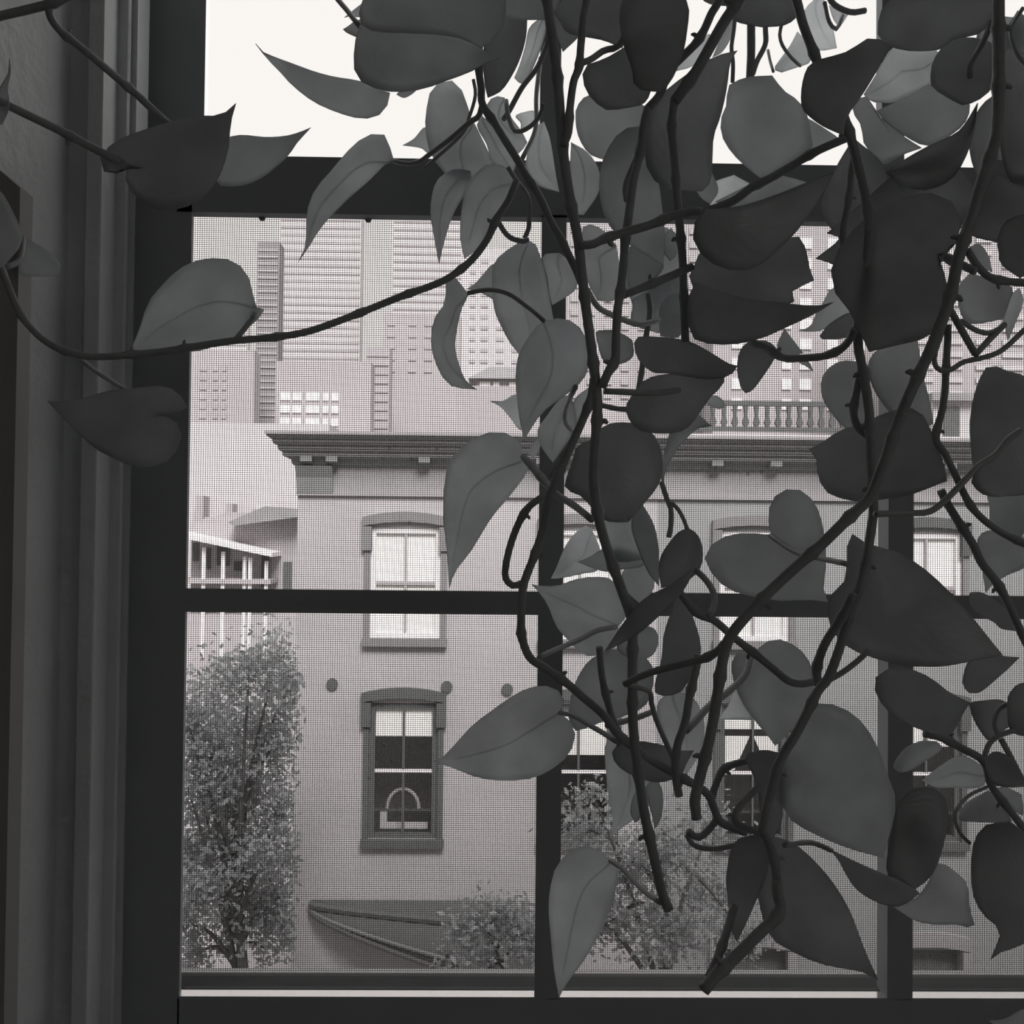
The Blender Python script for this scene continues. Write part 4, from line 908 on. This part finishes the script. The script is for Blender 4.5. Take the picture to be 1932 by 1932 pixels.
# twin stems
stem('twin',S_,19,.45,.48,[(1420,-60),(1395,0),(1370,35),(1345,78),(1316,130),(1292,165),(1272,192)])
stem('twin',S_,14,.47,.485,[(1365,-40),(1340,30),(1318,75),(1290,105),(1262,135),(1245,178),(1222,205)])
stem('twin',S_,15,.485,.475,[(1222,203),(1214,240),(1207,290),(1195,340),(1187,400),(1180,450),(1176,500),(1171,545),(1165,585),(1162,640),(1160,680),(1146,705),(1136,730)])
stem('twin',S_,9,.50,.53,[(1215,270),(1195,310),(1180,350),(1182,380)])
stem('twin',S_,14,.48,.50,[(1272,190),(1267,240),(1273,310),(1280,400),(1287,480),(1289,520),(1291,590),(1293,645)])
stem('twin',S_,14,.48,.49,[(1175,557),(1204,546),(1246,529),(1279,515),(1306,503)])
stem('twin',S_,11,.50,.51,[(1140,738),(1204,741),(1246,741),(1282,735)])
stem('twin',S_,10,.56,.56,[(1222,555),(1226,590),(1218,640),(1212,690),(1205,735)])
stem('twin',S_,9,.58,.58,[(1135,765),(1170,772),(1200,772)])
# fork
stem('fork',S_,14,.55,.56,[(1417,-40),(1417,48),(1417,100),(1415,148)])
stem('fork',S_,9,.56,.56,[(1444,-20),(1444,52),(1444,83),(1428,116),(1420,140)])
stem('fork',S_,7,.57,.57,[(1388,20),(1384,60),(1380,90),(1383,120),(1382,155)])
stem('fork',S_,6,.58,.62,[(1475,45),(1471,66),(1477,87),(1494,110),(1510,124)])
stem('fork',S_,5,.58,.56,[(1449,95),(1453,115),(1459,135)])
stem('fork',S_,14,.475,.50,[(1612,255),(1579,268),(1531,290),(1490,315),(1448,339),(1420,352),(1385,378),(1340,396)])
stem('fork',S_,10,.55,.56,[(1560,-15),(1573,8),(1604,23),(1632,20)])
stem('fork',S_,7,.60,.63,[(1556,5),(1564,40),(1578,55),(1590,30)])
# drop
stem('drop',S_,16,.46,.475,[(1488,-50),(1503,0),(1515,45),(1532,90),(1550,135),(1570,178),(1590,215),(1604,255),(1618,310),(1632,370),(1640,430),(1637,480),(1630,540),(1620,600),(1619,650),(1628,700),(1638,760),(1642,830),(1645,900),(1648,959),(1643,1004),(1634,1060),(1620,1115),(1600,1167),(1584,1223),(1563,1279),(1545,1301),(1522,1346),(1500,1388),(1480,1420),(1465,1455),(1450,1510),(1437,1570)])
stem('drop',S_,15,.46,.485,[(1610,1120),(1589,1163),(1556,1216),(1541,1262),(1545,1295)])
stem('drop',S_,12,.48,.50,[(1614,285),(1606,320),(1604,350),(1598,391),(1590,433),(1592,470)])
stem('drop',S_,13,.46,.52,[(1612,622),(1604,639),(1587,658),(1554,672),(1510,676),(1477,675),(1447,656),(1417,645)])
stem('drop',S_,13,.47,.475,[(1626,685),(1616,740),(1610,775),(1618,805),(1640,825)])
stem('drop',S_,7,.48,.55,[(1637,697),(1656,741),(1680,776)])
stem('drop',S_,10,.55,.46,[(1455,1011),(1481,1029),(1506,1043),(1541,1052),(1598,1064)])
stem('drop',S_,13,.49,.50,[(1276,1108),(1299,1140),(1322,1161),(1348,1171),(1383,1201),(1425,1234),(1464,1266),(1488,1285),(1513,1290),(1541,1285)])
stem('drop',S_,10,.485,.48,[(1560,1285),(1590,1268),(1620,1245),(1640,1225)])
# slant
stem('slant',S_,21,.43,.44,[(1884,-60),(1884,0),(1884,90),(1884,165),(1881,248),(1863,310),(1847,360),(1830,419),(1808,488),(1797,543),(1780,598),(1752,667),(1730,713),(1703,775),(1678,846),(1658,900),(1640,940),(1600,978),(1550,1027),(1490,1080),(1430,1138),(1385,1190),(1369,1222),(1360,1266),(1353,1313),(1341,1383),(1327,1441),(1318,1476),(1311,1510),(1314,1545)],taper=.85)
stem('slant',S_,14,.44,.47,[(1372,1208),(1353,1229),(1327,1243),(1290,1252),(1243,1264),(1204,1278),(1178,1291)],taper=.8)
stem('slant',S_,9,.48,.52,[(1180,1291),(1205,1297),(1227,1306),(1229,1325),(1239,1360),(1259,1406),(1271,1432)])
stem('slant',S_,11,.52,.49,[(1313,1076),(1332,1094),(1346,1118),(1348,1141),(1336,1164)])
stem('slant',S_,7,.53,.52,[(1267,948),(1280,962),(1290,980),(1296,997)])
stem('slant',S_,9,.55,.54,[(1248,910),(1257,938),(1266,962),(1266,990),(1262,1013)])
stem('slant',S_,14,.50,.505,[(1318,1235),(1313,1262),(1301,1313),(1294,1355),(1287,1380),(1278,1406),(1274,1450),(1276,1476),(1281,1502)])
stem('slant',S_,11,.58,.505,[(1415,1241),(1406,1273),(1383,1297),(1364,1313),(1336,1334),(1313,1360),(1294,1378)],taper=1.2)
stem('slant',S_,10,.46,.49,[(1872,41),(1853,83),(1832,120),(1830,145)])
stem('slant',S_,14,.475,.455,[(1740,470),(1766,477),(1799,493),(1840,512)])
# edge
stem('edge',S_,13,.46,.47,[(1824,471),(1846,504),(1874,526),(1932,534),(2000,540)])
stem('edge',S_,9,.47,.47,[(1783,612),(1766,660),(1763,685),(1775,699),(1795,697),(1818,683),(1854,675),(1890,661),(1935,620)])
stem('edge',S_,12,.46,.47,[(1790,580),(1813,620),(1840,668)])
stem('edge',S_,9,.47,.48,[(1813,605),(1841,623),(1868,628),(1896,614)])
stem('edge',S_,11,.47,.48,[(1840,669),(1868,639),(1895,612)])
stem('edge',S_,12,.47,.49,[(1789,612),(1785,694),(1780,763),(1766,825),(1784,858),(1802,896),(1835,959),(1880,999),(1932,1026),(2000,1060)])
stem('edge',S_,14,.49,.50,[(1775,925),(1786,948),(1813,992),(1835,1026),(1853,1064),(1880,1098),(1902,1138),(1925,1190),(1950,1240)])
stem('edge',S_,11,.46,.48,[(1650,970),(1701,968),(1750,966),(1779,948),(1813,914),(1847,878),(1878,858),(1902,829),(1925,812)])
stem('edge',S_,7,.50,.50,[(1930,15),(1909,52),(1909,75),(1923,108),(1945,130)])
stem('edge',S_,13,.49,.50,[(1744,1384),(1780,1393),(1813,1411),(1847,1429),(1862,1449),(1869,1480),(1902,1525),(1945,1580)])
stem('edge',S_,8,.50,.51,[(1885,1391),(1876,1368),(1882,1341),(1898,1328)])
stem('edge',S_,9,.50,.50,[(1856,1431),(1867,1402),(1889,1386),(1915,1378)])
stem('edge',S_,10,.50,.50,[(1889,1395),(1905,1425),(1925,1465)])
stem('edge',S_,6,.49,.47,[(1862,1485),(1831,1499),(1808,1522),(1802,1546),(1813,1574),(1831,1592)])
# low
stem('low',S_,19,.46,.44,[(1466,1660),(1467,1686),(1472,1709),(1462,1733),(1432,1761),(1385,1808),(1350,1840),(1327,1869)],taper=1.1)
stem('low',S_,14,.47,.445,[(1385,1710),(1374,1749),(1360,1791),(1338,1842)])
stem('low',S_,12,.50,.49,[(1430,1485),(1397,1520),(1388,1538),(1390,1553),(1415,1564),(1440,1575)])
stem('low',S_,9,.49,.52,[(1480,1595),(1514,1590),(1537,1591),(1568,1604)])
stem('low',S_,15,.48,.47,[(1437,1565),(1450,1590),(1462,1625),(1466,1662)])
